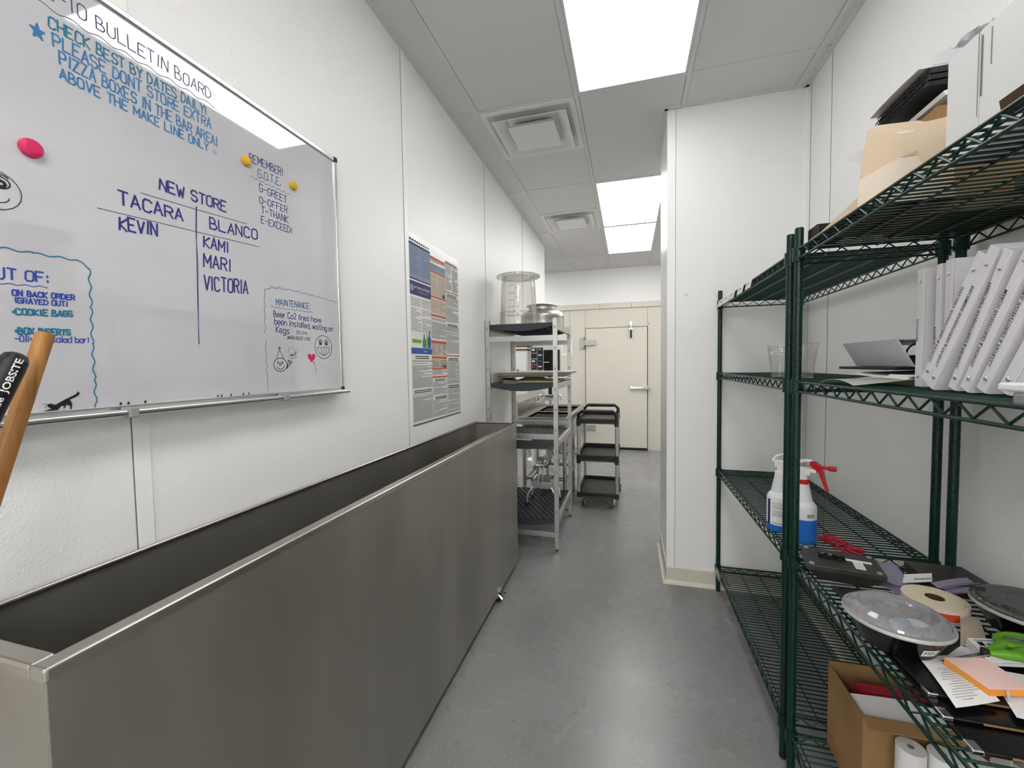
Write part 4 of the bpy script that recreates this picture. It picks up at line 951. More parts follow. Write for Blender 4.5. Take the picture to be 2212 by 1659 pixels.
# spray bottles
def spray(cx, cy, z, liq, label, trig, ringm, lab, ang):
    t = thing('spray_bottle', (cx, cy, z), label, 'spray bottle', 'spray bottles on the third shelf')
    P = [(.0001, 0), (.040, 0), (.044, .004), (.0445, .02)]
    body = [(.0445, liq), (.0445, .125), (.043, .135), (.036, .146), (.0305, .152), (.0265, .175), (.0205, .205), (.0198, .212), (.0165, .214), (.0165, .220)]
    MB().lathe(P+[(.0445, liq)], (cx, cy, z), 36).build('liquid', M_liq, t)
    MB().lathe(body, (cx, cy, z), 36).build('body', M_hdpe, t)
    MB().lathe([(.0190, .213), (.0190, .228), (.0165, .230), (.0135, .231), (.0125, .248)], (cx, cy, z), 24, ms=[ringm[0]]*2+[ringm[1]]*2).build('collar', [M_whitep, M_red], t)
    f = Vector((cos(ang), sin(ang), 0)); s = Vector((-f.y, f.x, 0)); f = f*.76; c = Vector((cx, cy, z))
    U = Vector((0, 0, 1)); m = MB()
    m.obox(c+f*.004+U*.259, f*.028, s*.010, U*.013); m.tube(c+f*.0+U*.262, c+f*.055+U*.262, .0095, 12)
    m.path([c-f*.034+U*.268, c-f*.020+U*.286, c+f*.008+U*.297, c+f*.046+U*.297], .0045, 8); m.path([c-f*.034+U*.268, c-f*.02+U*.265], .0045, 8)
    m.build('pump_head', M_whitep, t, bevel=.002)
    k = MB(); k.prism([c+f*a+U*b-s*.008 for a, b in ((.030, .297), (.046, .300), (.074, .286), (.078, .272), (.094, .222), (.103, .198), (.098, .196), (.086, .214), (.062, .262), (.052, .268), (.030, .282))], s*.016)
    k.build('trigger', trig, t, bevel=.003)
    MB().lathe([(.0001, 0), (.006, 0), (.006, .018), (.009, .02), (.009, .042), (.0001, .043)], c+f*.074+U*.281, 14, 0, f).build('nozzle', trig, t)
    if lab:
        m = MB()
        def cy_(a, zz, r=.0450): a0 = math.atan2(-cy, -cx)+a; return (cx+r*cos(a0), cy+r*sin(a0), z+zz)
        for i in range(12):
            a, b = -.75+1.5*i/12, -.75+1.5*(i+1)/12; m.add([cy_(a, .028), cy_(b, .028), cy_(b, .122), cy_(a, .122)], [(0, 1, 2, 3)], 0)
        for i in range(4):
            a, b = -1.05+.28*i/4, -1.05+.28*(i+1)/4; m.add([cy_(a, .026), cy_(b, .026), cy_(b, .125), cy_(a, .125)], [(0, 1, 2, 3)], 2)
        for j, (zz, l) in enumerate(((.113, 1), (.108, 1), (.102, .9), (.097, .9), (.093, .6), (.083, 1), (.079, 1), (.074, .8), (.070, 1), (.066, 1), (.062, .7), (.036, .8), (.033, .9))):
            for i in range(10):
                if i/10 > l: break
                a, b = -.62+1.28*i/10, -.62+1.28*(i+1)/10; m.add([cy_(a, zz, .0453), cy_(b, zz, .0453), cy_(b, zz+.0018, .0453), cy_(a, zz+.0018, .0453)], [(0, 1, 2, 3)], 1)
        m.build('label_sticker', [M_whitep, M_prt, M_prn], t)
    else:
        m = MB()
        def cy_(a, zz, r=.0449): a0 = math.atan2(-cy, -cx)+a; return (cx+r*cos(a0), cy+r*sin(a0), z+zz)
        for i in range(7):
            a = .35+.08*i; m.add([cy_(a, .098+.003*(i % 3)), cy_(a+.08, .097+.002*(i % 2)), cy_(a+.08, .112-.002*(i % 2)), cy_(a, .113)], [(0, 1, 2, 3)], 0)
        m.build('ink_smudge', M_prt, t)
spray(.566, 1.820, T3, .032, 'spray bottle with white trigger and printed label, behind the green posts', M_whitep, (0, 0), True, -.45)
spray(.607, 1.722, T3, .090, 'spray bottle with red trigger and half full of blue liquid', M_red, (1, 0), False, -.62)
# red cord heap
m = MB()
for k in range(5):
    P = []
    for i in range(40):
        s_ = i/39; x = .672+.045*s_+.012*sin(6*s_*PI+k)+.010*k*.9; y = 1.752-.135*s_+.014*sin(9*s_+k*1.7); P.append((x, y, T3+.0068+.0085*(k % 3)+.002*sin(30*s_)))
    m.path(P, .0052, 7)
tag(m.build('red_cord', M_crim), 'tangled red cord lying beside the red-trigger spray bottle', 'cord')
# clear cups on the eye-level shelf
def cup(cx, cy, z, k, label, lbl=None):
    t = thing('plastic_cup', (cx, cy, z), label, 'cup', 'clear cups on the eye-level shelf')
    MB().lathe([(.0001, .004), (.030*k, .003), (.032*k, 0), (.033*k, .004), (.0335*k, .022), (.0350*k, .026), (.0465*k, .122), (.0490*k, .124), (.0495*k, .128), (.0475*k, .129)], (cx, cy, z), 40).build('body', M_clr, t)
    MB().lathe([(.0001, .005), (.030*k, .006), (.0325*k, .02), (.0001, .022)], (cx, cy, z), 32).build('base_rings', M_clr, t)
    if lbl:
        m = MB()
        def q(a, zz, dr): r = .0350*k+(zz-.026)/.096*.0115*k+dr; a0 = math.atan2(-cy, -cx)+a; return (cx+r*cos(a0), cy+r*sin(a0), z+zz)
        for i in range(10):
            a, b = -.95+1.7*i/10, -.95+1.7*(i+1)/10; m.add([q(a, .090, .0006), q(b, .090, .0006), q(b, .103, .0006), q(a, .103, .0006)], [(0, 1, 2, 3)], 0)
        text(m, lbl, None, None, None, .0048, 1, .058, fmap=lambda x, y: q(-.78+x/.044, .0945+y, .0011))
        m.build('label_sticker', [M_whitep, M_ink], t)
cup(.588, 1.905, T2, 1.0, 'clear plastic cup labelled CHISEL MARKERS half hidden behind the green posts', 'CHISEL MARKERS')
cup(.628, 1.800, T2, 1.02, 'unlabelled clear plastic cup right behind the pair of green posts')

# ------------------------------------------------------------------ things on the near unit, eye-level shelf
for i in range(1): pass
tag(MB().sheet([[(.533+.130*v, 1.405-.19*u, T2+.002+.012*u*(1-u)*4*(1-v)+.016*v) for v in [j/6 for j in range(7)]] for u in [i/8 for i in range(9)]], .0008).build('clear_sleeve', M_slv), 'clear plastic page sleeve drooping at the front edge of the eye-level shelf', 'sleeve')
tag(MB().box(.668, .93, 1.222, 1.43, T2, T2+.018).build('document_folder', M_olive), 'smoky olive plastic document folder lying under the papers', 'folder')
tag(MB().sheet([[(.655+.26*v, 1.50-.275*u, T2+.027+.008*v+(-.006*sin(PI*u) if v < .2 else 0)) for v in [j/6 for j in range(7)]] for u in [i/8 for i in range(9)]], .004).build('paper_stack', M_whitep), 'loose white papers lying between the smoky folder and the black folder', 'papers')
tag(MB().sheet([[(.622+.044*v, 1.33-.10*u, T2+.012+.014*v*v) for v in [j/4 for j in range(5)]] for u in [i/4 for i in range(5)]], .0012).build('curled_sheet', M_whitep), 'single curled white sheet hanging out below the papers', 'paper')
tag(MB().obox((.79, 1.46, T2+.0405), (.125, .0, .0), (.0, .15, .0), (0, 0, .004)).build('black_folder', M_black, bevel=.002), 'thin black folder under the white ring binder lying on its side', 'folder')
# white ring binder lying open on its side
t = thing('ring_binder', (.79, 1.43, T2+.045), 'white ring binder lying on its side with black rings showing, on the black folder', 'binder')
zb = T2+.0455; y0, y1 = 1.300, 1.580
m = MB(); m.prism([(.704, y1, zb), (.7005, y1, zb), (.6605, y1, zb+.072), (.664, y1, zb+.074)], (0, y0-y1, 0)); m.build('spine', M_bindw, t, bevel=.0008)
m = MB(); m.prism([(.664, y1, zb+.070), (.662, y1, zb+.073), (.90, y1, zb+.062), (.90, y1, zb+.059)], (0, y0-y1, 0)); m.build('front_cover', M_bindw, t)
m = MB(); m.box(.704, .92, y0, y1, zb, zb+.003); m.build('back_cover', M_bindw, t)
m = MB(); m.box(.712, .88, y0+.01, y1-.01, zb+.0035, zb+.030); m.build('page_block', M_brown, t)
m = MB()
for yy in (y0+.03, (y0+y1)/2, y1-.03): m.path([(.725+.026*cos(a), yy, zb+.034+.026*sin(a)) for a in [2*PI*i/20 for i in range(20)]], .0022, 6, closed=True)
m.box(.70, .715, y0+.02, y1-.02, zb+.006, zb+.028); m.build('rings', M_rub, t)
# row of white binders
def binder(x, yb, z, lean, th, h, dpt, txt, label, tstart=.0, bmat=M_bind):
    """far bottom corner of the spine at (x, yb, z); leans its top towards -y by lean"""
    t = thing('ring_binder', (x+dpt/2, yb-th/2, z), label, 'binder', 'white binders on the eye-level shelf')
    up = Vector((0, -sin(lean), cos(lean))); ac = Vector((0, -cos(lean), -sin(lean))); X = Vector((1, 0, 0)); o = Vector((x, yb, z))
    def ob(m, x0, x1, a0, a1, u0, u1, k=0):
        m.obox(o+X*(x0+x1)/2+ac*(a0+a1)/2+up*(u0+u1)/2, X*(x1-x0)/2, ac*(a1-a0)/2, up*(u1-u0)/2, k)
    m = MB(); ob(m, 0, .003, .001, th-.001, 0, h); m.build('spine', bmat, t, bevel=.0008)
    for a0, a1 in ((0, .0025), (th-.0025, th)):
        m = MB(); ob(m, .0032, dpt, a0, a1, 0, h)
        m.build('cover', bmat, t)
    m = MB(); ob(m, .012, dpt-.012, .004, th-.004, .010, h-.012); m.build('page_block', M_whitep, t)
    for u in (.024, h-.030):
        m = MB(); m.lathe([(.0042, 0), (.0042, .0008), (.003, .0020), (.0001, .0022)], o+ac*(th*.5)+up*u-X*.0001, 14, 0, (-1, 0, 0)); m.build('rivet', M_chrome, t)
    if txt:
        s = MB(); hcap = .0066
        text(s, txt[0], o+up*txt[1]+ac*(th*.5-hcap*.5)-X*.0008, -up, ac*-1 if False else -ac, hcap, 0, txt[2], bold=.006)
        # letters stand with their feet towards the near cover
        s.build('spine_lettering', M_ink, t)
    return t
IP = ' INVENTORIES & PAYROLL'
binder(.655, 1.2135, T2, 0, .0255, .274, .235, ('INVOICES', .158, .052), 'upright white binder with spine reading INVOICES, first of the row')
binder(.655, 1.1510, T2, 0, .0175, .272, .235, ('DAILY', .135, .040), 'upright narrow white binder with spine reading DAILY, second of the row')
binder(.655, 1.1235, T2, 0, .0225, .275, .235, None, 'upright blank white binder, third of the row beside the leaning ones')
binder(.600, 1.0920, 1.3835, .545, .0235, .270, .235, ('JANUARY'+IP, .205, .165), 'leaning white binder with spine reading JANUARY INVENTORIES & PAYROLL')
binder(.598, 1.0710, 1.3710, .545, .0240, .288, .240, ('DECEMBER'+IP, .215, .170), 'leaning white binder with spine reading DECEMBER INVENTORIES & PAYROLL')
binder(.600, 1.0130, 1.3690, .455, .0200, .262, .235, ('FEBRUARY'+IP, .205, .165), 'leaning white binder with spine reading FEBRUARY INVENTORIES & PAYROLL')
binder(.600, .9830, 1.3700, .500, .0235, .272, .235, ('MARCH'+IP, .190, .145), 'leaning white binder with spine reading MARCH INVENTORIES & PAYROLL')
binder(.600, .9440, 1.3710, .500, .0240, .272, .235, ('APRIL'+IP, .190, .145), 'leaning white binder with spine reading APRIL INVENTORIES & PAYROLL')
binder(.600, .9000, 1.3720, .520, .0240, .272, .235, None, 'leaning blank white binder behind the shallow white container')
t = thing('shallow_container', (.60, .655, T2), 'shallow white plastic container at the front shelf edge below the leaning binders', 'container')
m = MB(); m.box(.515, .70, .56, .748, T2, T2+.018); m.build('tub', M_lid, t, bevel=.004)
MB().box(.505, .71, .55, .757, T2+.0185, T2+.030).build('lid', M_white, t, bevel=.003)

# ------------------------------------------------------------------ top shelf of the near unit
t = thing('file_tray', (.68, 1.33, T1), 'tan cardboard file box with a hand slot on the top green shelf', 'box')
m = MB()
# near panel with hand slot, leaning slightly
def fp(x, z): return (x, 1.200-.02*(z-T1), z)
yA = 1.200
m.prism([(.527, yA, T1), (.535, yA, T1+.10), (.545, yA, T1+.178), (.560, yA, T1+.186), (.640, yA, T1+.184), (.655, yA, T1+.179), (.700, yA, T1+.184), (.715, yA, T1)], (0, .003, 0), 0)
m.box(.600, .632, yA-.0008, yA, T1+.158, T1+.165, 1)
m.prism([(.530, yA+.003, T1+.001), (.533, yA+.003, T1+.03), (.545, 1.47, T1+.012), (.545, 1.47, T1+.001)], (.003, 0, 0), 0)
m.box(.530, .72, yA+.003, 1.48, T1+.001, T1+.004, 0)
text(m, 'LABELS', (.655, 1.42, T1+.0004), (.04, -1, 0), (1, .04, 0), .022, 2, .12)
m.build('box_shell', [M_manila, M_maniL, M_ink], t)
m = MB(); m.prism([(.524, yA-.006, T1), (.526, yA-.006, T1+.062), (.585, yA-.006, T1+.094), (.606, yA-.006, T1+.104), (.634, yA-.006, T1+.108), (.660, yA-.006, T1+.06), (.715, yA-.006, T1)], (0, .002, 0)); m.prism([(.606, yA-.006, T1+.104), (.634, yA-.012, T1+.112), (.636, yA-.006, T1+.104)], (0, -.002, 0)); m.build('front_flap', M_maniL, t)
tag(MB().box(.735, .955, 1.305, 1.53, T1, T1+.262).build('carton', M_card, bevel=.003), 'brown carton under the papers behind the tan file box', 'carton')
tag(MB().sheet([[(.738+.21*v, 1.285+.30*u, T1+.274+.010*sin(PI*v)+.022*v) for v in [j/8 for j in range(9)]] for u in [i/6 for i in range(7)]], .011).build('paper_stack', M_whitep), 'thick sheaf of white paper draped over the brown carton', 'papers')
for k in range(3):
    z = T1+.3085+.0155*k; xx = .700+.004*k
    t = thing('spiral_book', (xx+.11, 1.45, z), 'black spiral-bound book on the paper sheaf, %s of three' % ('lowest', 'middle', 'topmost')[k], 'spiral book', 'spiral books on the top shelf')
    MB().box(xx+.010, xx+.16, 1.300, 1.520, z, z+.012).build('cover', M_black if k != 2 else M_prd, t, bevel=.001)
    m = MB()
    for i in range(26): y = 1.306+.0081*i; m.path([(xx+.008+.0085*cos(a), y+.002*a/6.28, z+.0062+.0068*sin(a)) for a in [2*PI*j/10 for j in range(10)]], .0011, 5, closed=True)
    m.build('coil', M_rub, t)
tag(MB().sheet([[(.697+.21*v, 1.31+.22*u, T1+.358+.004*sin(3*u)+.004*v) for v in [j/4 for j in range(5)]] for u in [i/4 for i in range(5)]], .002).build('loose_sheet', M_whitep), 'loose white sheets on top of the black spiral books', 'paper')
tag(MB().prism([(.640, 1.535, 2.034), (.668, 1.535, 2.056), (.715, 1.535, 2.064), (.715, 1.535, T1+.0008), (.690, 1.535, T1+.0008), (.680, 1.535, 2.02)], (.0004, .001, 0)).build('paper_corner', M_whitep), 'white paper corner poking out beside the tan file box', 'paper')
m = MB(); m.prism([(.735, 1.325, T1+.372), (.742, 1.325, T1+.395), (.765, 1.325, T1+.402), (.95, 1.325, T1+.405), (.95, 1.325, T1+.372)], (0, .012, 0)); tag(m.build('document_wallet', M_bindw), 'grey-white document wallet standing on the spiral book pile', 'folder')
m = MB(); P = []
for u in range(9):
    P.append([(.785+.012*v+.006*sin(u*1.3+v), 1.29+.06*u/8, T1+.412+.010*sin(u*.9+v*2)+.004*v) for v in range(6)])
m.sheet(P, .0006); tag(m.build('plastic_bag', M_lid), 'crumpled clear plastic bag peeking over the white boxes', 'bag')
m = MB(); m.box(.575, .80, .922, .995, T1, T1+.190); m.box(.5742, .575, .918+.005, .9235, T1+.05, T1+.19, 1); m.build('file_box', [M_white, M_joint]); o = C.objects[-1]
tag([x for x in C.objects if x.name.startswith('file_box')][0], 'narrow tall white file box nearest the tan box on the top shelf', 'file box', 'white file boxes')
m = MB(); m.box(.575, .80, .62, .919, T1, T1+.190); m.box(.574, .575, .914, .917, T1+.08, T1+.18, 1); m.box(.574, .575, .896, .8972, T1+.12, T1+.18, 1)
tag(m.build('file_box', [M_white, M_joint], bevel=.002), 'wide white file box at the upper right corner of the top shelf', 'file box', 'white file boxes')
tag(MB().obox((.550, .64, T1+.0140), (.005, 0, -.002), (0, .19, -.0), (-.002, 0, .011)).build('cardboard_flap', M_brown), 'low dark brown cardboard strip leaning at the front of the wide white file box', 'cardboard')
tag(MB().box(.60, .93, 1.20, 1.215, T1, T1+.004).build('grey_card', M_prt), 'thin grey card strip under the tan box', 'card')
tag(MB().box(.548, .62, 1.482, 1.55, T1, T1+.05).build('black_case', M_black, bevel=.004), 'small black case beside the tan file box near the green posts', 'case')
tag(MB().box(.81, .95, .93, 1.19, T1, T1+.03).build('dark_ledger', M_brown, bevel=.002), 'dark brown ledger lying behind the narrow white file box', 'book')

# ------------------------------------------------------------------ third shelf clutter
t = thing('card_terminal_base', (.61, 1.455, T3), 'upside-down black plastic equipment base with screws and a white sticker', 'equipment base')
q4 = [Vector(v) for v in ((.540, 1.543, .818), (.722, 1.500, .818), (.694, 1.373, .818), (.508, 1.405, .818))]
cen = sum(q4, Vector())/4; U = Vector((0, 0, 1))
lo = [cen+(v-cen)*.62-U*.052 for v in q4]; mid = [v-U*.014 for v in q4]
m = MB(); m.add(q4+mid+lo, [(3, 2, 1, 0)]+[(i, (i+1) % 4, 4+(i+1) % 4, 4+i) for i in range(4)]+[(4+i, 4+(i+1) % 4, 8+(i+1) % 4, 8+i) for i in range(4)]+[(8, 9, 10, 11)]); m.build('shell', M_blackt, t, bevel=.002)
e1 = (q4[1]-q4[0]).normalized(); e2 = (q4[0]-q4[3]).normalized()
for v in q4: MB().lathe([(.007, 0), (.006, .003), (.0001, .003)], cen+(v-cen)*.84+U*.0003, 14).build('rubber_foot', M_prt, t)
m = MB()
for a, b, c_, e_ in ((.005, .075, .002, .018), (.028, .052, -.048, .002)): m.add([cen+e1*x+e2*y+U*.0006 for x, y in ((a, c_), (b, c_), (b, e_), (a, e_))], [(0, 1, 2, 3)], 0)
m.add([cen+e1*x+e2*y+U*.0006 for x, y in ((-.045, .02), (.01, .012), (.01, .026), (-.04, .034))], [(0, 1, 2, 3)], 0)
for k in range(4): m.add([cen+e1*x+e2*y+U*.001 for x, y in ((.031, -.012-.009*k), (.049, -.012-.009*k), (.049, -.010-.009*k), (.031, -.010-.009*k))], [(0, 1, 2, 3)], 1)
m.build('sticker', [M_whitep, M_prt], t)
m = MB(); P = [[cen+e1*(-.055+.011*i)+e2*(-.012+.006*j)+U*(.002+.006*abs(sin(i*1.7+j*.9))) for j in range(6)] for i in range(7)]; m.sheet(P, .0008, sm=False); m.build('torn_tape', M_blackg, t)
tag(MB().prism([(.808, 1.405, T3), (.962, 1.395, T3), (.958, 1.538, T3), (.820, 1.545, T3)], (0, 0, .034)).build('drip_tray', M_blackt, bevel=.003), 'flat dark grey tray face-down against the wall in front of the rear posts', 'tray')
tag(MB().box(.765, .803, 1.42, 1.545, T3, T3+.012).build('small_tablet', M_blackt, bevel=.002), 'thin dark slab beside the dark grey tray', 'slab')
# stacked black folders with chrome corners
for k, (yy0, yy1, dx, nm) in enumerate(((.842, 1.13, .004, 'lowest, nearest the camera'), (.900, 1.20, -.002, 'middle of the stack'), (.945, 1.345, .002, 'topmost, under the lidded bowl'))):
    z = T3+.0082*k
    t = thing('vinyl_folder', (.70, (yy0+yy1)/2, z), 'black vinyl folder with chrome corner on the third shelf, %s' % nm, 'folder', 'black vinyl folders')
    MB().box(.544+dx, .85 if k < 2 else .69, yy0, yy1, z, z+.008).build('cover', M_blackg if k < 2 else M_black, t, bevel=.003)
    m = MB(); m.box(.543+dx, .560+dx, yy0-.0015, yy0+.022, z-.0003 if k else z, z+.0088); m.build('chrome_corner', M_chrome, t, bevel=.002)
    m = MB(); m.box(.60, .83 if k < 2 else .68, yy0-.0008, yy0+.012, z+.003, z+.006); m.build('page_edge', M_cardd, t)
F = T3+.0082*3
def bowl(cx, cy, z, R, h, dome, txt, label, fill, la, lm=None):
    t = thing('lidded_bowl', (cx, cy, z), label, 'bowl', 'lidded bowls on the third shelf')
    MB().lathe([(.0001, .001), (R*.66, 0), (R*.70, .002), (R*.74, .012), (R*.95, h-.004), (R*.965, h), (R*.93, h), (R*.70, .006), (.0001, .005)], (cx, cy, z), 48).build('base', M_blackg, t)
    MB().lathe([(R*.90, h-.002), (R*.99, h-.002), (R*1.0, h+.002), (R*.99, h+.006), (R*.93, h+.008), (R*.90, h+.012), (R*.84, h+dome*.75), (R*.72, h+dome), (R*.45, h+dome*.98), (R*.40, h+dome*.86), (.0001, h+dome*.84)], (cx, cy, z), 56).build('lid', lm or M_lid, t)
    MB().lathe([(R*.985, h-.0015), (R*1.004, h-.0015), (R*1.006, h+.002), (R*.99, h+.006)], (cx, cy, z), 56).build('lid_rim', M_slv, t)
    def q(a, zz, dr=.0009): r = R*.74+(zz-.012)/(h-.016)*R*.21+dr; a0 = math.atan2(-cy, -cx)+a; return (cx+r*cos(a0), cy+r*sin(a0), z+zz)
    m = MB(); wd = .40
    for i in range(6):
        a, b = la+wd*i/6, la+wd*(i+1)/6; m.add([q(a, h*.30), q(b, h*.30), q(b, h*.62), q(a, h*.62)], [(0, 1, 2, 3)], 0)
    text(m, txt, None, None, None, h*.17, 1, .027, fmap=lambda x, y: q(la+.05+x/(R*.86), h*.38+y, .0014))
    m.build('label_sticker', [M_whitep, M_ink], t)
    if fill:
        rr = random.Random(5); mts = [M_rub, M_black, M_prs, M_redp, M_rub, M_whitep, M_blackt, M_prt, M_black, M_crim, M_rub, M_prs, M_black, M_rub]
        for i, mt in enumerate(mts):
            a = i*2.4; r = .012+.0044*i; s_ = rr.uniform(.012, .019); c_ = Vector((cx+r*cos(a), cy+r*sin(a), z+h*.98))
            d_ = Vector((rr.uniform(-1, 1), rr.uniform(-1, 1), rr.uniform(-.3, .3))).normalized(); e_ = d_.cross(Vector((.1, .2, 1))).normalized(); g_ = d_.cross(e_)
            m = MB(); m.path([c_-d_*s_+g_*.004, c_-d_*s_*.3-e_*s_*.4, c_+d_*s_*.4+e_*s_*.3, c_+d_*s_-g_*.003], [s_*.35, s_*.55, s_*.5, s_*.3], 8); m.build('contents', mt, t, ang=1.2)
bowl(.576, 1.106, F, .0955, .056, .022, 'MISC', 'black bowl with domed clear lid and jumbled contents, label MISC', True, .55)
bowl(.885, 1.208, T3+.030, .100, .052, .018, 'SCALE', 'black bowl with smoky flat lid and label SCALE, against the right wall', False, .15, M_smk)
tag(MB().box(.856, .97, 1.14, 1.27, T3, T3+.0295).build('black_box', M_black, bevel=.003), 'flat black box under the SCALE bowl', 'box')
# lilac label strips
def strip(a, b, w, z, lift, label):
    a, b = Vector((*a, 0)), Vector((*b, 0)); d = (b-a); n_ = Vector((-d.y, d.x, 0)).normalized()*w
    g = [[a+d*u+n_*(v-.5)+Vector((0, 0, z+lift*4*u*(1-u)+.006*abs(v-.5)*2)) for v in (0, .15, .5, .85, 1)] for u in [i/6 for i in range(7)]]
    tag(MB().sheet(g, .0010).build('label_strip', M_lil), label, 'label strip', 'lilac plastic strips')
strip((.765, 1.548), (.728, 1.395), .046, T3+.020, .012, 'lilac clear plastic strip running from the black base towards the label roll')
strip((.700, 1.420), (.735, 1.345), .05, T3+.010, .003, 'lilac clear plastic strip tucked between the MISC bowl and the label roll')
strip((.800, 1.362), (.912, 1.418), .030, T3+.041, .002, 'lilac clear plastic strip on the dark tray, upper of two crossing')
strip((.815, 1.350), (.915, 1.372), .030, T3+.036, .002, 'lilac clear plastic strip beside the SCALE bowl, lower of two crossing')
m = MB(); c_ = [(.738, 1.392, T3+.030), (.812, 1.404, T3+.037), (.838, 1.452, T3+.040), (.766, 1.440, T3+.034)]
m.prism(c_, (0, 0, .0008), 0); ex = Vector(c_[1])-Vector(c_[0]); ey = Vector(c_[3])-Vector(c_[0])
text(m, 'CLEANER', Vector(c_[0])+ex*.38+ey*.22+Vector((0, 0, .0016)), ex, ey, .0125, 1, .044, bold=.004)
tag(m.build('shelf_label', [M_whitep, M_ink]), 'white shelf label card reading CLEANER behind the label roll', 'label card')
t = thing('label_roll', (.762, 1.307, T3+.006), 'cream roll of labels lying flat behind the MISC bowl', 'label roll')
zc = T3+.006
m = MB(); m.ring((.762, 1.307, zc), .0195, .0545, .001, .034, 44); m.build('roll', M_cream, t)
MB().ring((.762, 1.307, zc), .0180, .0193, .001, .0335, 28).build('core', M_brown, t)
MB().lathe([(.018, .002), (.0001, .002)], (.762, 1.307, zc), 20).build('hole_shade', M_black, t)  # black disc stands in for the shadow inside the core hole
m = MB(); m.ring((.762, 1.307, zc), .055, .0645, .0, .033, 44, 0)
for i in range(7):
    a = -1.98+.09*i; m.add([(.762+.0648*cos(x), 1.307+.0648*sin(x), zc+zz) for x, zz in ((a, .006), (a+.09, .006), (a+.09, .024), (a, .024))], [(0, 1, 2, 3)], 1)
m.build('backing_tape', [M_peach, M_orr], t)
tag(MB().sheet([[(.698+.066*v+(.074-.018*v)*u, 1.115+.030*v+(.120-.008*v)*u, T3+.0262+.004*sin(PI*u)) for v in [j/6 for j in range(7)]] for u in [i/6 for i in range(7)]], .0008).build('paper_towel', M_towel), 'torn piece of brown paper towel between the two lidded bowls', 'paper towel')
# receipts, pad, cards, scissors
g = [[(.604+.085*u-.062*(.5-v)*0+.072*(v-.5)*.75, 1.0+(.13*(u-.5)*1.25)-.072*(v-.5)*.62+.01*sin(u*3), F+.0015+.004*sin(PI*u)) for v in [j/5 for j in range(6)]] for u in [i/8 for i in range(9)]]
def flat(name, pts, z, th, mat, label, cat, tilt=(0, 0)):
    m = MB(); m.prism([(x, y, z+tilt[0]*(x-.6)+tilt[1]*(y-1)) for x, y in pts], (0, 0, th)); return tag(m.build(name, mat), label, cat)
m = MB(); rp = [(.568, .912), (.600, .908), (.640, .940), (.660, .965), (.700, 1.085), (.669, 1.113), (.600, 1.062), (.585, 1.035)]
# long receipt
gl = []
for i in range(10):
    u = i/9; a = Vector((.590, 1.055, 0)).lerp(Vector((.568, .912, 0)), u); b = Vector((.672, 1.080, 0)).lerp(Vector((.652, .945, 0)), u)
    gl.append([a.lerp(b, v/4)+Vector((0, 0, F+.0022+.003*sin(PI*u)+(.004*(v/4)**2)*u)) for v in range(5)])
m.sheet(gl, .0006, 0)
for i in range(14):
    u = .32+.045*i; a = Vector((.590, 1.055, 0)).lerp(Vector((.568, .912, 0)), u); b = Vector((.672, 1.080, 0)).lerp(Vector((.652, .945, 0)), u)
    if u > .93: break
    l0, l1 = random.uniform(.1, .3), random.uniform(.5, .92); z_ = F+.0032+.003*sin(PI*u)
    p0, p1 = a.lerp(b, l0), a.lerp(b, l1); n_ = Vector((0, .0011, 0))
    m.add([p0+Vector((0, 0, z_+.004*l0**2*u)), p1+Vector((0, 0, z_+.004*l1**2*u)), p1+n_+Vector((0, 0, z_+.004*l1**2*u)), p0+n_+Vector((0, 0, z_+.004*l0**2*u))], [(0, 1, 2, 3)], 1)
tag(m.build('receipt', [M_whitep, M_prt]), 'long curling till receipt lying on the black folders under the pink notes', 'receipt')
m = MB(); m.sheet([[(.640+.06*u+.03*v, 1.062+.055*u-.012*v, F+.0014+.002*sin(3*u)) for v in [j/4 for j in range(5)]] for u in [i/5 for i in range(6)]], .0006, 0)
for i in range(6): m.add([(.655+.01*i, 1.072+.008*i, F+.0040), (.677+.01*i, 1.063+.008*i, F+.0040), (.677+.01*i, 1.0645+.008*i, F+.0040), (.655+.01*i, 1.0735+.008*i, F+.0040)], [(0, 1, 2, 3)], 1)
tag(m.build('receipt', [M_whitep, M_prt]), 'short till receipt poking out from under the MISC bowl', 'receipt')
flat('white_sheet', [(.655, .915), (.80, .90), (.82, 1.04), (.70, 1.05)], F+.0005, .0008, M_whitep, 'plain white sheet under the pink note pad at the right edge', 'paper')
e1 = Vector((.970, .243, 0)); e2 = Vector((-.243, .970, 0)); pc = Vector((.671, 1.004, F+.0125))
m = MB(); m.obox(pc, e1*.040, e2*.042, (0, 0, .0062), 0); m.obox(pc+Vector((0, 0, .0066)), e1*.0398, e2*.0418, (0, 0, .0004), 1)
tag(m.build('sticky_note_pad', [M_oran, M_pinkp]), 'pad of pale pink sticky notes with orange edges on the till receipt', 'note pad')
m = MB(); m.sheet([[(.668+.003*v, .957-.004*u+.001*v, F+.0195+.002*u-.010*u*u) for v in range(3)] for u in range(5)], .0004); tag(m.build('tape_scrap', M_slv), 'scrap of clear tape hanging off the pink note pad', 'tape')
a, b, d_ = Vector((.712, 1.120, 0)), Vector((.820, 1.140, 0)), Vector((.704, 1.058, 0)); ex, ey = b-a, d_-a
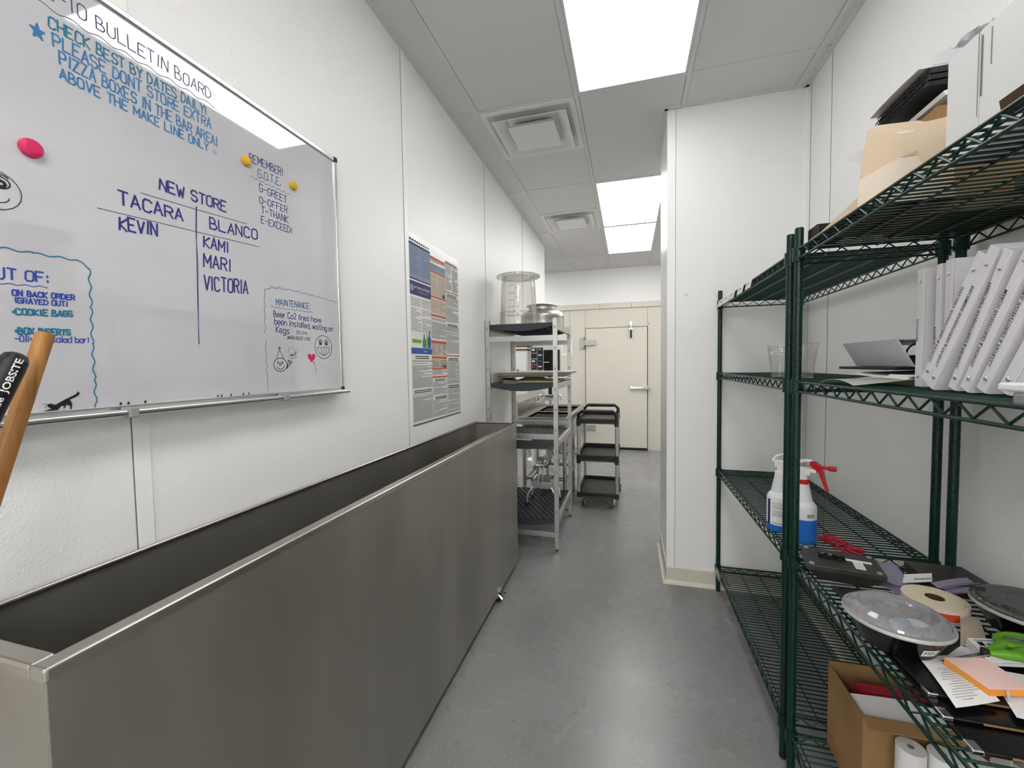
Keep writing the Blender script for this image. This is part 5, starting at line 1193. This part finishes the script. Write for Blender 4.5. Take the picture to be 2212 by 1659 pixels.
for k in range(3):
    m = MB(); o_ = a+Vector((.0015*k-.002, .001*k, F+.0006+.0066*k)); m.prism([o_+ey, o_+ey+ex, o_+ex, o_], (0, 0, .006), 0)
    if k == 2:
        T = o_+Vector((0, 0, .0066))
        for (x0, x1, y0_, y1_, kk) in ((.10, .20, .22, .45, 1), (.14, .19, .30, .40, 2), (.24, .42, .30, .48, 3), (.08, .9, .60, .66, 4), (.08, .9, .12, .16, 5), (.5, .6, .2, .5, 5)):
            m.add([T+ex*x0+ey*y1_, T+ex*x1+ey*y1_, T+ex*x1+ey*y0_, T+ex*x0+ey*y0_], [(0, 1, 2, 3)], kk)
    tag(m.build('card_packet', [M_whitep, M_prd, M_redp, M_prs, M_prc, M_prteal]), 'flat white printed packet under the green scissors, %s of three' % ('lowest', 'middle', 'topmost')[k], 'packet', 'printed packets')
t = thing('scissors', (.75, 1.07, F+.021), 'scissors with lime green handles lying on the white printed packets', 'scissors')
zs = F+.027
def loop(cx, cy, rx, ry, ang):
    return [(cx+rx*cos(a)*cos(ang)-ry*sin(a)*sin(ang), cy+rx*cos(a)*sin(ang)+ry*sin(a)*cos(ang), zs+.004) for a in [2*PI*i/22 for i in range(22)]]
m = MB(); m.path(loop(.790, 1.112, .036, .020, .35), .0075, 10, closed=True); m.path([(.760, 1.098, zs+.004), (.735, 1.078, zs+.002), (.712, 1.066, zs)], [.009, .009, .006], 10); m.build('handle', M_lime, t)
m = MB(); m.path(loop(.795, 1.060, .038, .020, .10), .0085, 10, closed=True); m.path([(.758, 1.056, zs+.004), (.735, 1.060, zs+.002), (.712, 1.062, zs)], [.010, .010, .006], 10); m.build('handle', M_lime, t)
m = MB(); m.path([(.797+.024*cos(a), 1.113+.012*sin(a), zs+.005) for a in [2*PI*i/16 for i in range(16)]], .004, 8, closed=True); m.build('finger_grip', M_limeg, t)
m = MB(); m.tube((.706, 1.063, zs-.006), (.706, 1.063, zs+.006), .007, 14); m.build('pivot', M_rub, t)
m = MB(); m.prism([(.712, 1.068, zs-.002), (.712, 1.057, zs-.002), (.62, 1.034, F+.0095), (.618, 1.037, F+.0095)], (0, 0, .0018)); m.build('blade', M_chrome, t)

# ------------------------------------------------------------------ bottom shelf
t = thing('cardboard_box', (.78, 1.45, T4), 'open brown cardboard box with red and white contents on the bottom shelf', 'box')
bx0, bx1, by0, by1, bz = .628, .935, 1.338, 1.548, .43
m = MB(); th = .004
m.box(bx0, bx0+th, by0, by1, T4, bz, 0); m.box(bx1-th, bx1, by0, by1, T4, bz, 0); m.box(bx0+th, bx1-th, by0, by0+th, T4, bz, 0); m.box(bx0+th, bx1-th, by1-th, by1, T4, bz, 0); m.box(bx0+th, bx1-th, by0+th, by1-th, T4, T4+.004, 1)
m.obox(((bx0+bx1)/2, by0-.018, bz-.004), ((bx1-bx0)/2, 0, 0), (0, .018, .004), (0, -.0004, .0018), 0); m.obox((bx0+.08, by1-.002, bz+.006), (.08, 0, 0), (0, .002, .0), (0, 0, .006), 0)
m.build('shell', [M_card, M_cardd], t)
MB().obox((.80, 1.47, .360), (.125, .0, .0), (0, .02, .0), (0, .0, .062)).build('red_folder', M_redp, t)
MB().sheet([[(.636+.29*u, 1.345+.085*v, .405+.020*v+.006*sin(3*u)) for v in [j/3 for j in range(4)]] for u in [i/6 for i in range(7)]], .012).build('white_pad', M_whitep, t)
rp = MB()
for i, (x, y) in enumerate(((.712, 1.290), (.778, 1.285), (.842, 1.282), (.905, 1.280))):
    for k in range(3):
        m = MB(); z = T4+.0815*k; m.ring((x, y, z), .0075, .031, 0, .081, 32, 0); m.ring((x, y, z), .0055, .0075, -.0 , .0815, 16, 1)
        tag(m.build('till_roll', [M_whitep, M_prt]), 'white till paper roll in front of the cardboard box, column %s from the aisle, %s' % (('one', 'two', 'three', 'four')[i], ('bottom', 'middle', 'top')[k]), 'paper roll', 'till paper rolls')

# ------------------------------------------------------------------ camera, light, colour
cam = bpy.data.cameras.new('camera'); co_ = bpy.data.objects.new('camera', cam); C.objects.link(co_)
yaw, pitch, roll = 2.73859749e-01, -4.56543285e-02, -1.46979369e-02
fwd = Vector((-sin(yaw)*cos(pitch), cos(yaw)*cos(pitch), sin(pitch))); r_ = Vector((cos(yaw), sin(yaw), 0)); u_ = r_.cross(fwd)
r2 = r_*cos(roll)+u_*sin(roll); u2 = -r_*sin(roll)+u_*cos(roll)
M4 = Matrix(((r2.x, u2.x, -fwd.x, 0), (r2.y, u2.y, -fwd.y, 0), (r2.z, u2.z, -fwd.z, 1.42246), (0, 0, 0, 1)))
co_.matrix_world = M4
cam.sensor_width = 36; cam.sensor_fit = 'HORIZONTAL'; cam.lens = 899.638/2212*36; cam.clip_start = .02; cam.clip_end = 60
SC.camera = co_
w = bpy.data.worlds.new('world'); SC.world = w; w.use_nodes = True
w.node_tree.nodes['Background'].inputs[0].default_value = (.5, .5, .5, 1); w.node_tree.nodes['Background'].inputs[1].default_value = .0
vs = SC.view_settings; vs.view_transform = 'Standard'; vs.look = 'None'; vs.exposure = .36; vs.gamma = 1; vs.use_curve_mapping = False
SC.cycles.max_bounces = 10; SC.cycles.diffuse_bounces = 6; SC.cycles.transparent_max_bounces = 24; SC.cycles.use_denoising = True
